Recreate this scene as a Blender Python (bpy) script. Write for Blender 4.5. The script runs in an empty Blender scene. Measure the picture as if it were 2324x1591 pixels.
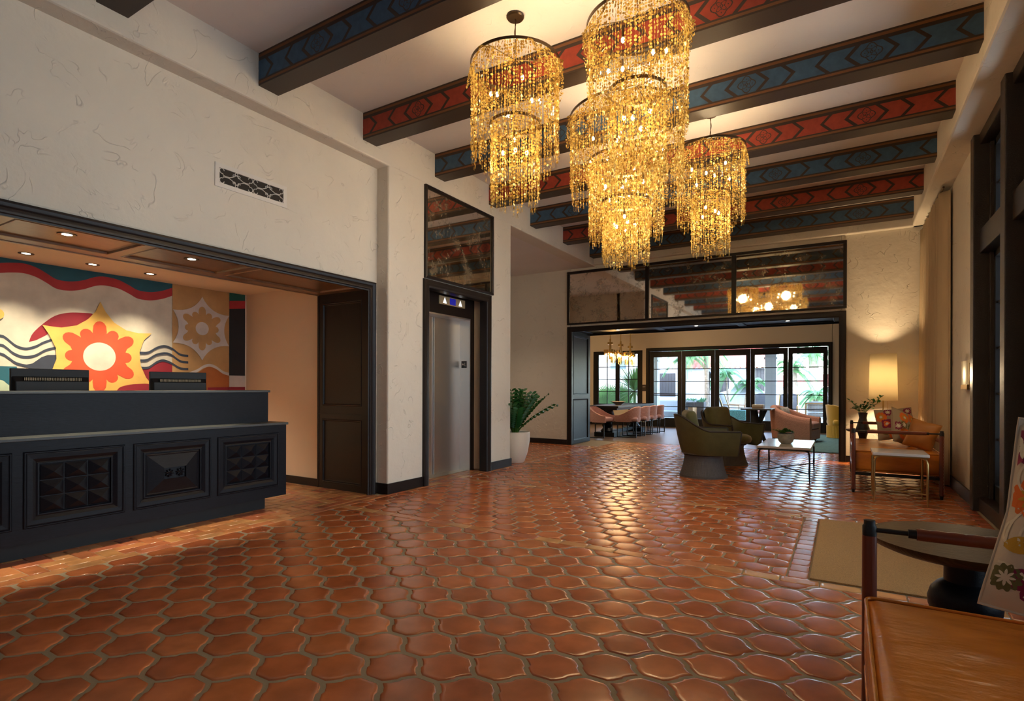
import bpy, bmesh, math, random
from mathutils import Vector, Matrix
from math import sin, cos, pi, radians as R

# ------------------------------------------------------------------ camera, sky, exposure, big lights
scene = bpy.context.scene
C = scene.collection
cd = bpy.data.cameras.new('camera'); cam = bpy.data.objects.new('camera', cd); C.objects.link(cam)
FPX = 1247.2
cd.sensor_fit = 'HORIZONTAL'; cd.sensor_width = 36.0; cd.lens = 36.0 * FPX / 2324.0
cd.shift_x = 0.0; cd.shift_y = (878.8 - 795.5) / 2324.0
cd.clip_start = 0.05; cd.clip_end = 300
cam.matrix_world = Matrix.Translation((0, 0, 1.17)) @ Matrix.Rotation(R(31.16), 4, 'Z') @ Matrix.Rotation(R(90), 4, 'X') @ Matrix.Rotation(0.003, 4, 'Z')
scene.camera = cam
vs = scene.view_settings
vs.view_transform = 'Standard'; vs.look = 'None'; vs.gamma = 1.0; vs.use_curve_mapping = False
vs.exposure = 0.36
scene.cycles.max_bounces = 7; scene.cycles.diffuse_bounces = 4; scene.cycles.glossy_bounces = 4
scene.cycles.transmission_bounces = 4; scene.cycles.transparent_max_bounces = 8
scene.cycles.caustics_reflective = False; scene.cycles.caustics_refractive = False
scene.cycles.sample_clamp_indirect = 4.0; scene.cycles.blur_glossy = 0.5
world = bpy.data.worlds.new('world'); scene.world = world; world.use_nodes = True
wn = world.node_tree.nodes; wl = world.node_tree.links
sky = wn.new('ShaderNodeTexSky'); sky.sky_type = 'NISHITA'; sky.sun_disc = False
sky.sun_elevation = R(38); sky.sun_rotation = R(200)
wl.new(sky.outputs[0], wn['Background'].inputs[0]); wn['Background'].inputs[1].default_value = SKY = 2.9

def light(name, kind, loc, power, col=(1, 1, 1), rot=(0, 0, 0), **kw):
    d = bpy.data.lights.new(name, kind); d.energy = power; d.color = col
    for k, v in kw.items(): setattr(d, k, v)
    o = bpy.data.objects.new(name, d); C.objects.link(o); o.location = loc; o.rotation_euler = rot
    return o
light('sun', 'SUN', (0, 20, 20), 3, (1, .95, .86), (R(52), 0, R(-35)), angle=R(.6))
# fill lamps added at unseen near-wall windows; daylight of the right window wall
for i, x in enumerate((-3.6, -1.7, .2)):
    light('near_window_fill', 'AREA', (x, -2.72, 2.0), 4, (.93, .96, 1), (R(90), 0, 0), shape='RECTANGLE', size=1.3, size_y=2.6)
for y, pw in ((6.41, 55), (5.18, 65), (3.95, 80), (2.72, 28), (1.49, 24), (.26, 11)):
    light('side_window_daylight', 'AREA', (1.55, y, 1.9), pw, (.74, .87, 1), (0, R(90), 0), shape='RECTANGLE', size=3.0, size_y=1.0)
# sky portals at the garden doors and window
light('garden_door_portal', 'AREA', (-2.7, 16.75, 1.2), 1, (1, 1, 1), (R(-90), 0, 0), shape='RECTANGLE', size=4.9, size_y=2.4).data.cycles.is_portal = True
light('garden_window_portal', 'AREA', (-6.07, 16.75, 1.4), 1, (1, 1, 1), (R(-90), 0, 0), shape='RECTANGLE', size=1.6, size_y=1.9).data.cycles.is_portal = True

# ------------------------------------------------------------------ materials
MATS = {}
def mat(name, col, rough=.6, metal=0., bump=0., bscale=20., var=0., vscale=3., spec=.5, sheen=0, emit=None, stretch=None, coat=0., attr=None, bdist=.01):
    if name in MATS: return MATS[name]
    m = bpy.data.materials.new(name); m.use_nodes = True
    nt = m.node_tree; n = nt.nodes; l = nt.links; b = n['Principled BSDF']
    b.inputs['Base Color'].default_value = (*col, 1); b.inputs['Roughness'].default_value = rough
    b.inputs['Metallic'].default_value = metal; b.inputs['Specular IOR Level'].default_value = spec
    if coat: b.inputs['Coat Weight'].default_value = coat; b.inputs['Coat Roughness'].default_value = .15
    if sheen: b.inputs['Sheen Weight'].default_value = sheen
    if emit: b.inputs['Emission Color'].default_value = (*emit[0], 1); b.inputs['Emission Strength'].default_value = emit[1]
    tc = n.new('ShaderNodeTexCoord'); mp = n.new('ShaderNodeMapping'); l.new(tc.outputs['Object'], mp.inputs[0])
    if stretch: mp.inputs['Scale'].default_value = stretch
    src = None
    if attr:
        a = n.new('ShaderNodeAttribute'); a.attribute_name = attr; src = a.outputs['Color']
    if var:
        t = n.new('ShaderNodeTexNoise'); t.inputs['Scale'].default_value = vscale; t.inputs['Detail'].default_value = 5
        l.new(mp.outputs[0], t.inputs[0])
        mx = n.new('ShaderNodeMix'); mx.data_type = 'RGBA'; mx.blend_type = 'MULTIPLY'; mx.inputs[0].default_value = 1
        mr = n.new('ShaderNodeMapRange'); mr.inputs[1].default_value = .3; mr.inputs[2].default_value = .7
        mr.inputs[3].default_value = 1 - var; mr.inputs[4].default_value = 1 + var * .5
        l.new(t.outputs[0], mr.inputs[0])
        if src: l.new(src, mx.inputs[6])
        else: mx.inputs[6].default_value = (*col, 1)
        l.new(mr.outputs[0], mx.inputs[7]); src = mx.outputs[2]
    if src: l.new(src, b.inputs['Base Color'])
    if bump:
        t = n.new('ShaderNodeTexNoise'); t.inputs['Scale'].default_value = bscale; t.inputs['Detail'].default_value = 6
        l.new(mp.outputs[0], t.inputs[0])
        bp = n.new('ShaderNodeBump'); bp.inputs['Strength'].default_value = bump; bp.inputs['Distance'].default_value = bdist
        l.new(t.outputs[0], bp.inputs['Height']); l.new(bp.outputs[0], b.inputs['Normal'])
    MATS[name] = m
    return m

def plaster(name, col, strength=.6):
    m = mat(name, col, rough=.85, var=.05, vscale=1.2, spec=.25)
    nt = m.node_tree; n = nt.nodes; l = nt.links; b = n['Principled BSDF']
    tc = n.new('ShaderNodeTexCoord')
    w = n.new('ShaderNodeTexNoise'); w.inputs['Scale'].default_value = 3.0; w.inputs['Detail'].default_value = 2; w.inputs['Distortion'].default_value = 1.5
    l.new(tc.outputs['Object'], w.inputs[0])
    # trowel ridges: thin iso-lines of a distorted noise, present only in patches
    s = n.new('ShaderNodeMath'); s.operation = 'SUBTRACT'; l.new(w.outputs[0], s.inputs[0]); s.inputs[1].default_value = .5
    a = n.new('ShaderNodeMath'); a.operation = 'ABSOLUTE'; l.new(s.outputs[0], a.inputs[0])
    mr = n.new('ShaderNodeMapRange'); l.new(a.outputs[0], mr.inputs[0]); mr.inputs[1].default_value = 0; mr.inputs[2].default_value = .012
    mr.inputs[3].default_value = 1; mr.inputs[4].default_value = 0
    p = n.new('ShaderNodeTexNoise'); p.inputs['Scale'].default_value = 5; p.inputs['Detail'].default_value = 3; l.new(tc.outputs['Object'], p.inputs[0])
    pr = n.new('ShaderNodeMapRange'); l.new(p.outputs[0], pr.inputs[0]); pr.inputs[1].default_value = .5; pr.inputs[2].default_value = .62
    mu = n.new('ShaderNodeMath'); mu.operation = 'MULTIPLY'; l.new(mr.outputs[0], mu.inputs[0]); l.new(pr.outputs[0], mu.inputs[1])
    f = n.new('ShaderNodeTexNoise'); f.inputs['Scale'].default_value = 9; f.inputs['Detail'].default_value = 8; l.new(tc.outputs['Object'], f.inputs[0])
    f2 = n.new('ShaderNodeMath'); f2.operation = 'MULTIPLY'; f2.inputs[1].default_value = 1.1; l.new(f.outputs[0], f2.inputs[0])
    ad = n.new('ShaderNodeMath'); l.new(mu.outputs[0], ad.inputs[0]); l.new(f2.outputs[0], ad.inputs[1])
    bp = n.new('ShaderNodeBump'); bp.inputs['Strength'].default_value = strength; bp.inputs['Distance'].default_value = .012
    l.new(ad.outputs[0], bp.inputs['Height']); l.new(bp.outputs[0], b.inputs['Normal'])
    return m

def mix_shader(name, build):
    m = bpy.data.materials.new(name); m.use_nodes = True; m.node_tree.nodes.clear()
    out = m.node_tree.nodes.new('ShaderNodeOutputMaterial')
    m.node_tree.links.new(build(m.node_tree.nodes, m.node_tree.links), out.inputs[0]); MATS[name] = m
    return m

def b_glass(n, l):
    t = n.new('ShaderNodeBsdfTransparent'); t.inputs[0].default_value = (.96, .98, .98, 1)
    g = n.new('ShaderNodeBsdfGlossy'); g.inputs['Roughness'].default_value = .02
    f = n.new('ShaderNodeFresnel'); f.inputs[0].default_value = 1.45
    mx = n.new('ShaderNodeMixShader'); l.new(f.outputs[0], mx.inputs[0]); l.new(t.outputs[0], mx.inputs[1]); l.new(g.outputs[0], mx.inputs[2])
    return mx.outputs[0]
M_glass = mix_shader('clear_glass', b_glass)
def b_tint(n, l):
    t = n.new('ShaderNodeBsdfTransparent'); t.inputs[0].default_value = (.9, .78, .55, 1)
    g = n.new('ShaderNodeBsdfGlossy'); g.inputs['Roughness'].default_value = .04
    mx = n.new('ShaderNodeMixShader'); mx.inputs[0].default_value = .12; l.new(t.outputs[0], mx.inputs[1]); l.new(g.outputs[0], mx.inputs[2])
    return mx.outputs[0]
M_tint = mix_shader('tinted_glass', b_tint)
def b_shell(n, l):
    oi = n.new('ShaderNodeTexCoord'); w = n.new('ShaderNodeTexWhiteNoise'); w.noise_dimensions = '3D'
    sn = n.new('ShaderNodeVectorMath'); sn.operation = 'SNAP'; sn.inputs[1].default_value = (.02, .02, .02); l.new(oi.outputs['Object'], sn.inputs[0]); l.new(sn.outputs[0], w.inputs[0])
    cr = n.new('ShaderNodeValToRGB'); e = cr.color_ramp.elements; e[0].color = (.16, .08, .02, 1); e[1].color = (.74, .54, .17, 1)
    x = e.new(.45); x.color = (.48, .30, .065, 1); l.new(w.outputs[0], cr.inputs[0])
    d = n.new('ShaderNodeBsdfPrincipled'); d.inputs['Roughness'].default_value = .22; d.inputs['Metallic'].default_value = .35; l.new(cr.outputs[0], d.inputs['Base Color'])
    t = n.new('ShaderNodeBsdfTranslucent'); l.new(cr.outputs[0], t.inputs[0])
    mx = n.new('ShaderNodeMixShader'); mx.inputs[0].default_value = .5; l.new(d.outputs[0], mx.inputs[1]); l.new(t.outputs[0], mx.inputs[2])
    return mx.outputs[0]
M_shell = mix_shader('amber_shell', b_shell)
def b_shade(n, l):
    d = n.new('ShaderNodeBsdfDiffuse'); d.inputs[0].default_value = (.9, .84, .7, 1)
    t = n.new('ShaderNodeBsdfTranslucent'); t.inputs[0].default_value = (.95, .86, .66, 1)
    mx = n.new('ShaderNodeMixShader'); mx.inputs[0].default_value = .72; l.new(d.outputs[0], mx.inputs[1]); l.new(t.outputs[0], mx.inputs[2])
    return mx.outputs[0]
M_shade = mix_shader('linen_shade', b_shade)
def b_mirror(n, l):
    g = n.new('ShaderNodeBsdfGlossy'); g.inputs['Roughness'].default_value = .03; g.inputs[0].default_value = (.97, .93, .84, 1)
    d = n.new('ShaderNodeBsdfPrincipled'); d.inputs['Base Color'].default_value = (.34, .27, .17, 1); d.inputs['Roughness'].default_value = .35; d.inputs['Metallic'].default_value = .5
    tc = n.new('ShaderNodeTexCoord')
    a = n.new('ShaderNodeTexNoise'); a.inputs['Scale'].default_value = 26; a.inputs['Detail'].default_value = 8; a.inputs['Roughness'].default_value = .7; l.new(tc.outputs['Object'], a.inputs[0])
    b = n.new('ShaderNodeTexNoise'); b.inputs['Scale'].default_value = 4; b.inputs['Detail'].default_value = 3; l.new(tc.outputs['Object'], b.inputs[0])
    ad = n.new('ShaderNodeMath'); l.new(a.outputs[0], ad.inputs[0]); l.new(b.outputs[0], ad.inputs[1])
    mr = n.new('ShaderNodeMapRange'); mr.inputs[1].default_value = 1.0; mr.inputs[2].default_value = 1.2; mr.inputs[3].default_value = .03; mr.inputs[4].default_value = .6; l.new(ad.outputs[0], mr.inputs[0])
    mx = n.new('ShaderNodeMixShader'); l.new(mr.outputs[0], mx.inputs[0]); l.new(g.outputs[0], mx.inputs[1]); l.new(d.outputs[0], mx.inputs[2])
    return mx.outputs[0]
M_mirror = mix_shader('antiqued_mirror', b_mirror)
def b_leaf(col):
    def f(n, l):
        d = n.new('ShaderNodeBsdfPrincipled'); d.inputs['Base Color'].default_value = (*col, 1); d.inputs['Roughness'].default_value = .35
        t = n.new('ShaderNodeBsdfTranslucent'); t.inputs[0].default_value = (col[0]*1.6, col[1]*1.5, col[2], 1)
        mx = n.new('ShaderNodeMixShader'); mx.inputs[0].default_value = .3; l.new(d.outputs[0], mx.inputs[1]); l.new(t.outputs[0], mx.inputs[2])
        return mx.outputs[0]
    return f
M_leaf = mix_shader('deep_green_leaf', b_leaf((.015, .10, .02)))
M_leaf2 = mix_shader('fresh_green_leaf', b_leaf((.06, .16, .02)))
M_palm = mix_shader('palm_green_leaf', b_leaf((.12, .27, .12)))
M_succ = mix_shader('grey_green_leaf', b_leaf((.12, .26, .16)))

M_plaster = plaster('cream_plaster', (.72, .66, .56))
M_plaster_w = plaster('white_plaster', (.80, .77, .72))
M_ceil = plaster('ceiling_plaster', (.76, .70, .65), .25)
M_smooth = mat('smooth_tan_paint', (.84, .70, .52), .8)
M_lounge = mat('lounge_paint', (.74, .68, .60), .8, bump=.1, bscale=60, bdist=.002)
M_wood = mat('espresso_wood', (.014, .009, .008), .38, spec=.3, bump=.25, bscale=8, stretch=(6, 6, 60), var=.35, vscale=9, bdist=.002)
M_woodd = mat('ebony_wood', (.006, .0065, .011), .42, spec=.2, bump=.3, bscale=6, stretch=(20, 3, 20), var=.4, vscale=8, bdist=.002)
M_woodb = mat('stained_oak_soffit', (.22, .10, .04), .30, bump=.15, bscale=8, stretch=(20, 2, 20), var=.35, vscale=6, bdist=.002)
M_timber = mat('rough_sawn_timber', (.018, .011, .008), .30, bump=.9, bscale=14, stretch=(8, 8, 30), var=.4, vscale=10, bdist=.006)
M_slate = mat('grey_slate_top', (.055, .06, .058), .4)
M_black = mat('matte_black', (.010, .010, .011), .5, spec=.3)
M_iron = mat('dark_iron', (.03, .028, .03), .38, metal=.8, bump=.3, bscale=60, bdist=.002)
M_bronze = mat('dark_bronze', (.12, .08, .045), .35, metal=.9)
M_brass = mat('aged_brass', (.55, .38, .15), .28, metal=1.)
M_steel = mat('brushed_steel', (.80, .78, .75), .34, metal=1., bump=.12, bscale=3, stretch=(1, 1, 9), bdist=.004)
M_steel2 = mat('satin_steel', (.66, .60, .5), .32, metal=1.)
M_white = mat('white_enamel', (.70, .66, .60), .5)
M_void = mat('dark_void', (.03, .025, .02), .9)
M_leather = mat('tan_leather', (.62, .205, .024), .27, var=.22, vscale=4, bump=.55, bscale=5, spec=.5, stretch=(1, 2.2, 2), bdist=.02)
M_leather_r = mat('red_brown_leather', (.15, .035, .018), .36, bump=.2, bscale=90, bdist=.001)
M_stitch = mat('cream_thread', (.75, .68, .55), .8)
M_green = mat('olive_velvet', (.10, .10, .032), .8, sheen=.4, var=.2, vscale=8)
M_greens = mat('olive_leather', (.085, .083, .030), .45, var=.15, vscale=10)
M_greywood = mat('grey_cerused_wood', (.095, .09, .092), .5, bump=.5, bscale=10, stretch=(1, 1, 20), var=.4, vscale=30)
M_marble = mat('white_marble', (.62, .60, .57), .18, var=.12, vscale=5)
M_conc = mat('grey_concrete', (.33, .31, .27), .8, bump=.3, bscale=60, var=.25, vscale=20)
M_pot = mat('cream_planter', (.80, .74, .64), .55)
M_soil = mat('soil', (.03, .02, .012), .95, bump=1, bscale=60)
M_vase = mat('charcoal_ceramic', (.025, .027, .032), .55)
M_curtain = mat('beige_linen', (.50, .38, .24), .9, bump=.3, bscale=200, bdist=.001)
M_oak = mat('dark_oak_top', (.050, .028, .012), .38, spec=.3, bump=.25, bscale=6, stretch=(3, 30, 3), var=.5, vscale=5)
M_coir = mat('coir_mat', (.50, .28, .10), .95, bump=1, bscale=260, var=.35, vscale=220, bdist=.01)
M_rug = mat('teal_rug', (.14, .30, .33), .95, bump=.8, bscale=80, var=.5, vscale=14, stretch=(1, 5, 1))
M_pink = mat('pink_weave', (.50, .24, .17), .9, bump=.6, bscale=60, var=.2, vscale=60)
M_pinks = mat('pink_cushion_fabric', (.48, .27, .25), .9, var=.15, vscale=50)
M_yellow = mat('mustard_velvet', (.62, .40, .04), .7, sheen=.5)
M_sofatan = mat('tan_suede', (.34, .13, .022), .55, var=.15, vscale=6, bump=.3, bscale=8)
M_light = mat('lamp_glow', (1, .8, .5), .5, emit=((1, .72, .36), 22))
M_down = mat('downlight_glow', (1, .9, .75), .5, emit=((1, .86, .66), 9))
M_blue_scr = mat('blue_display', (.01, .012, .12), .3, emit=((.02, .02, .35), .5))
M_arrow = mat('lit_arrow', (.9, .9, .9), .4, emit=((1, 1, 1), .8))
M_signb = mat('sign_brown', (.03, .02, .018), .5)
M_signt = mat('sign_lettering', (.75, .73, .68), .5)
M_plaque = mat('black_plaque', (.015, .015, .017), .5)
M_pat_d = mat('beam_dark_stain', (.030, .016, .010), .45, bump=.2, bscale=6, stretch=(2, 20, 20), bdist=.002)
M_pat_t = mat('beam_ochre_line', (.16, .065, .02), .6)
M_beamb = mat('beam_blue_paint', (.035, .09, .165), .7, var=.2, vscale=18)
M_beamr = mat('beam_red_paint', (.30, .040, .020), .7, var=.2, vscale=18)
M_floor = mat('terracotta', (.4, .1, .04), .25, attr='tile', var=.28, vscale=7, bump=.15, bscale=22, spec=.9, bdist=.003)
M_grout = mat('grey_brown_grout', (.27, .215, .14), .8, bump=.5, bscale=120, bdist=.002)
M_plank = mat('grey_plank_floor', (.17, .115, .085), .33, var=.35, vscale=5, stretch=(1, 8, 1))
M_stone = mat('patio_paving', (.30, .29, .28), .8, var=.1, vscale=2)
M_stucco = mat('white_stucco', (.52, .55, .58), .9)
M_rooft = mat('red_roof_tiles', (.36, .09, .055), .8, var=.3, vscale=9)
M_trunk = mat('palm_trunk', (.30, .24, .18), .9, bump=1, bscale=20, var=.4, vscale=10, bdist=.03)

# ------------------------------------------------------------------ mesh helpers
class MB:
    def __init__(s): s.v = []; s.f = []; s.m = []; s.c = []; s.cc = None; s.mi = 0
    def face(s, idx): s.f.append(idx); s.m.append(s.mi); s.c.append(s.cc)
    def add(s, vs, fs, M=None):
        b = len(s.v)
        s.v += [tuple(M @ Vector(p)) if M else tuple(p) for p in vs]
        for f in fs: s.face(tuple(b + i for i in f))
        return s
    def box(s, x0, x1, y0, y1, z0, z1, M=None):
        v = [(x, y, z) for x in (x0, x1) for y in (y0, y1) for z in (z0, z1)]
        return s.add(v, [(0, 1, 3, 2), (4, 6, 7, 5), (0, 4, 5, 1), (2, 3, 7, 6), (0, 2, 6, 4), (1, 5, 7, 3)], M)
    def prism(s, poly, h, M=None, top=1., cap=True):      # polygon in xy, extruded 0..h in z
        n = len(poly); cx = sum(p[0] for p in poly)/n; cy = sum(p[1] for p in poly)/n
        v = [(x, y, 0) for x, y in poly] + [(cx+(x-cx)*top, cy+(y-cy)*top, h) for x, y in poly]
        f = [(i, (i+1) % n, n+(i+1) % n, n+i) for i in range(n)]
        if cap: f += [tuple(range(n-1, -1, -1)), tuple(range(n, 2*n))]
        return s.add(v, f, M)
    def flat(s, poly, M=None): return s.add([(x, y, 0) for x, y in poly], [tuple(range(len(poly)))], M)
    def lathe(s, prof, seg=24, M=None, a0=0, a1=2*pi, cap=True):
        full = abs(a1-a0-2*pi) < 1e-6; n = seg if full else seg+1
        v = [(r*cos(a0+(a1-a0)*k/seg), r*sin(a0+(a1-a0)*k/seg), z) for r, z in prof for k in range(n)]
        f = []
        for i in range(len(prof)-1):
            for k in range(seg if full else n-1):
                k2 = (k+1) % n; f.append((i*n+k, i*n+k2, (i+1)*n+k2, (i+1)*n+k))
        if cap and full: f += [tuple(range(n-1, -1, -1)), tuple((len(prof)-1)*n+k for k in range(n))]
        return s.add(v, f, M)
    def tube(s, pts, r, seg=8, closed=False, M=None, flat=1.):
        P = [Vector(p) for p in pts]; n = len(P); rs = r if isinstance(r, (list, tuple)) else [r]*n
        v = []; up = Vector((0, 0, 1)); prev = None
        for i, p in enumerate(P):
            if closed: t = P[(i+1) % n]-P[i-1]
            else: t = P[min(i+1, n-1)]-P[max(i-1, 0)]
            t.normalize()
            if prev is None:
                u = up if abs(t.dot(up)) < .95 else Vector((1, 0, 0)); a = t.cross(u).normalized()
            else: a = (prev - t*prev.dot(t)).normalized()
            prev = a; b = t.cross(a)
            for k in range(seg):
                q = p + a*(rs[i]*cos(2*pi*k/seg)) + b*(rs[i]*flat*sin(2*pi*k/seg)); v.append(tuple(q))
        f = []
        for i in range(n if closed else n-1):
            j = (i+1) % n
            for k in range(seg): k2 = (k+1) % seg; f.append((i*seg+k, i*seg+k2, j*seg+k2, j*seg+k))
        if not closed: f += [tuple(range(seg-1, -1, -1)), tuple((n-1)*seg+k for k in range(seg))]
        return s.add(v, f, M)
    def ball(s, c, r, seg=12, rings=8, M=None, sc=(1, 1, 1)):
        v = [(c[0]+r*sc[0]*sin(pi*i/rings)*cos(2*pi*k/seg), c[1]+r*sc[1]*sin(pi*i/rings)*sin(2*pi*k/seg), c[2]+r*sc[2]*cos(pi*i/rings)) for i in range(rings+1) for k in range(seg)]
        f = [(i*seg+k, i*seg+(k+1) % seg, (i+1)*seg+(k+1) % seg, (i+1)*seg+k)[::-1] for i in range(rings) for k in range(seg)]
        return s.add(v, f, M)
    def grid(s, fn, nu, nv, closeu=False, closev=False):
        b = [fn(i/(nu if closeu else nu-1), j/(nv if closev else nv-1)) for i in range(nu) for j in range(nv)]
        f = []
        for i in range(nu if closeu else nu-1):
            for j in range(nv if closev else nv-1):
                i2 = (i+1) % nu; j2 = (j+1) % nv; f.append((i*nv+j, i2*nv+j, i2*nv+j2, i*nv+j2))
        return s.add(b, f)
    def build(s, name, mats, parent=None, smooth=False, bevel=0, fix=True, loc=None, seg=2, **props):
        me = bpy.data.meshes.new(name); me.from_pydata(s.v, [], s.f)
        mats = mats if isinstance(mats, (list, tuple)) else [mats]
        for m in mats: me.materials.append(m)
        if len(mats) > 1: me.polygons.foreach_set('material_index', s.m)
        if any(c is not None for c in s.c):
            at = me.attributes.new('tile', 'FLOAT_COLOR', 'CORNER'); i = 0; d = []
            for f, c in zip(s.f, s.c): d += list(c or (.3, .1, .05, 1)) * len(f)
            at.data.foreach_set('color', d)
        if fix:
            bm = bmesh.new(); bm.from_mesh(me)
            bmesh.ops.remove_doubles(bm, verts=bm.verts, dist=1e-5); bmesh.ops.recalc_face_normals(bm, faces=bm.faces); bm.to_mesh(me); bm.free()
        if smooth:
            me.polygons.foreach_set('use_smooth', [True]*len(me.polygons))
            if smooth != 'all':
                try: me.set_sharp_from_angle(angle=R(40))
                except Exception: pass
        o = bpy.data.objects.new(name, me); C.objects.link(o)
        if bevel:
            bv = o.modifiers.new('bevel', 'BEVEL'); bv.width = bevel; bv.segments = seg; bv.limit_method = 'ANGLE'; bv.angle_limit = R(40)
        if parent: o.parent = parent
        if loc: o.location = loc
        for k, v in props.items(): o[k] = v
        return o
def thing(name, label, cat, loc=(0, 0, 0), rz=0, group=None):
    o = bpy.data.objects.new(name, None); C.objects.link(o); o.location = loc; o.rotation_euler = (0, 0, rz); o.empty_display_size = .1
    o['label'] = label; o['category'] = cat
    if group: o['group'] = group
    return o
def dup(o, loc=None, rz=None, label=None, group=None, parent=None):
    c = o.copy(); C.objects.link(c); c.parent = parent
    if loc is not None: c.location = loc
    if rz is not None: c.rotation_euler = (0, 0, rz)
    if label: c['label'] = label
    if group: c['group'] = group
    for ch in [q for q in bpy.data.objects if q.parent == o]: dup(ch, parent=c)
    return c
S = dict(kind='structure')
def tag(label, cat, group=None):
    d = dict(label=label, category=cat)
    if group: d['group'] = group
    return d
# frames: local (u, v, n) -> world; YZ faces +x, XZ faces -y
def FX(x): return Matrix(((0, 0, 1, x), (1, 0, 0, 0), (0, 1, 0, 0), (0, 0, 0, 1)))      # u=y v=z n=+x
def FY(y): return Matrix(((1, 0, 0, 0), (0, 0, -1, y), (0, 1, 0, 0), (0, 0, 0, 1)))      # u=x v=z n=-y
def FYb(y): return Matrix(((1, 0, 0, 0), (0, 0, 1, y), (0, 1, 0, 0), (0, 0, 0, 1)))      # u=x v=z n=+y
def frame_rect(mb, u0, u1, v0, v1, prof, M):
    """mitred moulding running round a rectangle; prof = [(inset, height)]"""
    n = len(prof); v = []
    for (a, b, sa, sb) in ((u0, v0, 1, 1), (u1, v0, -1, 1), (u1, v1, -1, -1), (u0, v1, 1, -1)):
        for d, h in prof: v.append((a+sa*d, b+sb*d, h))
    f = [(c*n+i, ((c+1) % 4)*n+i, ((c+1) % 4)*n+i+1, c*n+i+1) for c in range(4) for i in range(n-1)]
    mb.add(v, f, M)
def casing(mb, u0, u1, v0, v1, prof, M):
    """three-sided door casing, mitred at the top corners, legs down to v0; prof = [(offset outward, height)]"""
    n = len(prof); v = []
    for st in range(4):
        for d, h in prof:
            v.append([(u0-d, v0, h), (u0-d, v1+d, h), (u1+d, v1+d, h), (u1+d, v0, h)][st])
    f = [(c*n+i, (c+1)*n+i, (c+1)*n+i+1, c*n+i+1) for c in range(3) for i in range(n-1)]
    f += [tuple(range(n)), tuple(3*n+i for i in range(n))]
    mb.add(v, f, M)
# ------------------------------------------------------------------ floor
rnd = random.Random(4)
def clip(poly, x0, x1, y0, y1):
    for ax, lim, sg in ((0, x0, 1), (0, x1, -1), (1, y0, 1), (1, y1, -1)):
        out = []
        for i, p in enumerate(poly):
            q = poly[(i+1) % len(poly)]; a = (p[ax]-lim)*sg; b = (q[ax]-lim)*sg
            if a >= 0: out.append(p)
            if a*b < 0: t = a/(a-b); out.append((p[0]+(q[0]-p[0])*t, p[1]+(q[1]-p[1])*t))
        poly = out
        if len(poly) < 3: return None
    A = sum(poly[i][0]*poly[(i+1) % len(poly)][1]-poly[(i+1) % len(poly)][0]*poly[i][1] for i in range(len(poly)))/2
    return poly if A > .0008 else None
def tile(mb, poly, col, pil=1.):
    n = len(poly); cx = sum(p[0] for p in poly)/n; cy = sum(p[1] for p in poly)/n
    tx = rnd.gauss(0, .006)*pil; ty = rnd.gauss(0, .006)*pil
    rings = [(1., -.0065), (.975, -.0024*pil-.0005), (.93, -.0009*pil), (.8, -.0003)]
    v = []
    for k, z in rings:
        for x, y in poly:
            X = cx+(x-cx)*k; Y = cy+(y-cy)*k; v.append((X, Y, z+(0 if k == 1 else (X-cx)*tx+(Y-cy)*ty)))
    v.append((cx, cy, 0))
    f = [(r*n+i, r*n+(i+1) % n, (r+1)*n+(i+1) % n, (r+1)*n+i) for r in range(3) for i in range(n)] + [(3*n+i, 3*n+(i+1) % n, 4*n) for i in range(n)]
    mb.cc = col; mb.add(v, f); mb.cc = None
def lantern(a=.385, b=.235, t=.045, g=.0085, amp=.0062):
    r = a/2-t; h = b/2; pts = []
    corners = [(t, h), (r, 0), (t, -h), (-t, -h), (-r, 0), (-t, h)]
    for i in range(6):
        p = Vector(corners[i]); q = Vector(corners[(i+1) % 6]); d = q-p; L = d.length; nrm = Vector((-d.y, d.x))/L
        if i in (2, 5): pts += [tuple(p), tuple(p+d*.5)]; continue
        sg = 1 if i in (0, 3) else -1        # the S runs bulge first when leaving a flat end
        for k in range(9):
            s = k/9; bulge = amp*sin(2*pi*s)*sg
            if k in (4, 5): bulge += .0035*(1 if k == 4 else -1)*sg
            pts.append(tuple(p+d*s+nrm*bulge))
    R0 = math.hypot(r, h); pts = [(x*(1-g/.13), y*(1-g/.11)) for x, y in pts]
    return pts[::-1]
def hexa(px=.213, py=.166, g=.0105):
    h = py*2/3*1.0
    return [(px/2-g/1.4, -h/2+g*.2), (px/2-g/1.4, h/2-g*.2), (0, h-g*.9), (-px/2+g/1.4, h/2-g*.2), (-px/2+g/1.4, -h/2+g*.2), (0, -h+g*.9)]
TC = [(.43, .118, .034), (.48, .136, .040), (.39, .102, .029), (.51, .154, .047), (.45, .122, .036)]
TB = [(.52, .20, .07), (.60, .30, .11), (.50, .17, .07), (.56, .26, .10), (.47, .15, .07)]
def jit(c, k=.07):
    j = 1+rnd.uniform(-k, k); return (c[0]*j, c[1]*j*(1+rnd.uniform(-.04, .04)), c[2]*j, 1)
fl = MB()
def zone(shape, pitchx, pitchy, x0, x1, y0, y1, ox=0, oy=0, pal=TC, pil=1., hole=None):
    j = int(math.floor((y0-oy)/pitchy))-1
    while oy+j*pitchy < y1+pitchy:
        i = int(math.floor((x0-ox)/pitchx))-1
        while ox+i*pitchx < x1+pitchx:
            cx = ox+i*pitchx+(pitchx/2 if j % 2 else 0); cy = oy+j*pitchy
            if not (hole and hole[0]+.08 < cx < hole[1] and hole[2]+.08 < cy < hole[3]-.08):
                p = clip([(cx+x, cy+y) for x, y in shape], x0, x1, y0, y1)
                if p and hole:
                    if cx < hole[0]+.1: p = clip(p, x0, hole[0], y0, y1)
                if p: tile(fl, p, jit(rnd.choice(pal)), pil)
            i += 1
        j += 1
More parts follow.
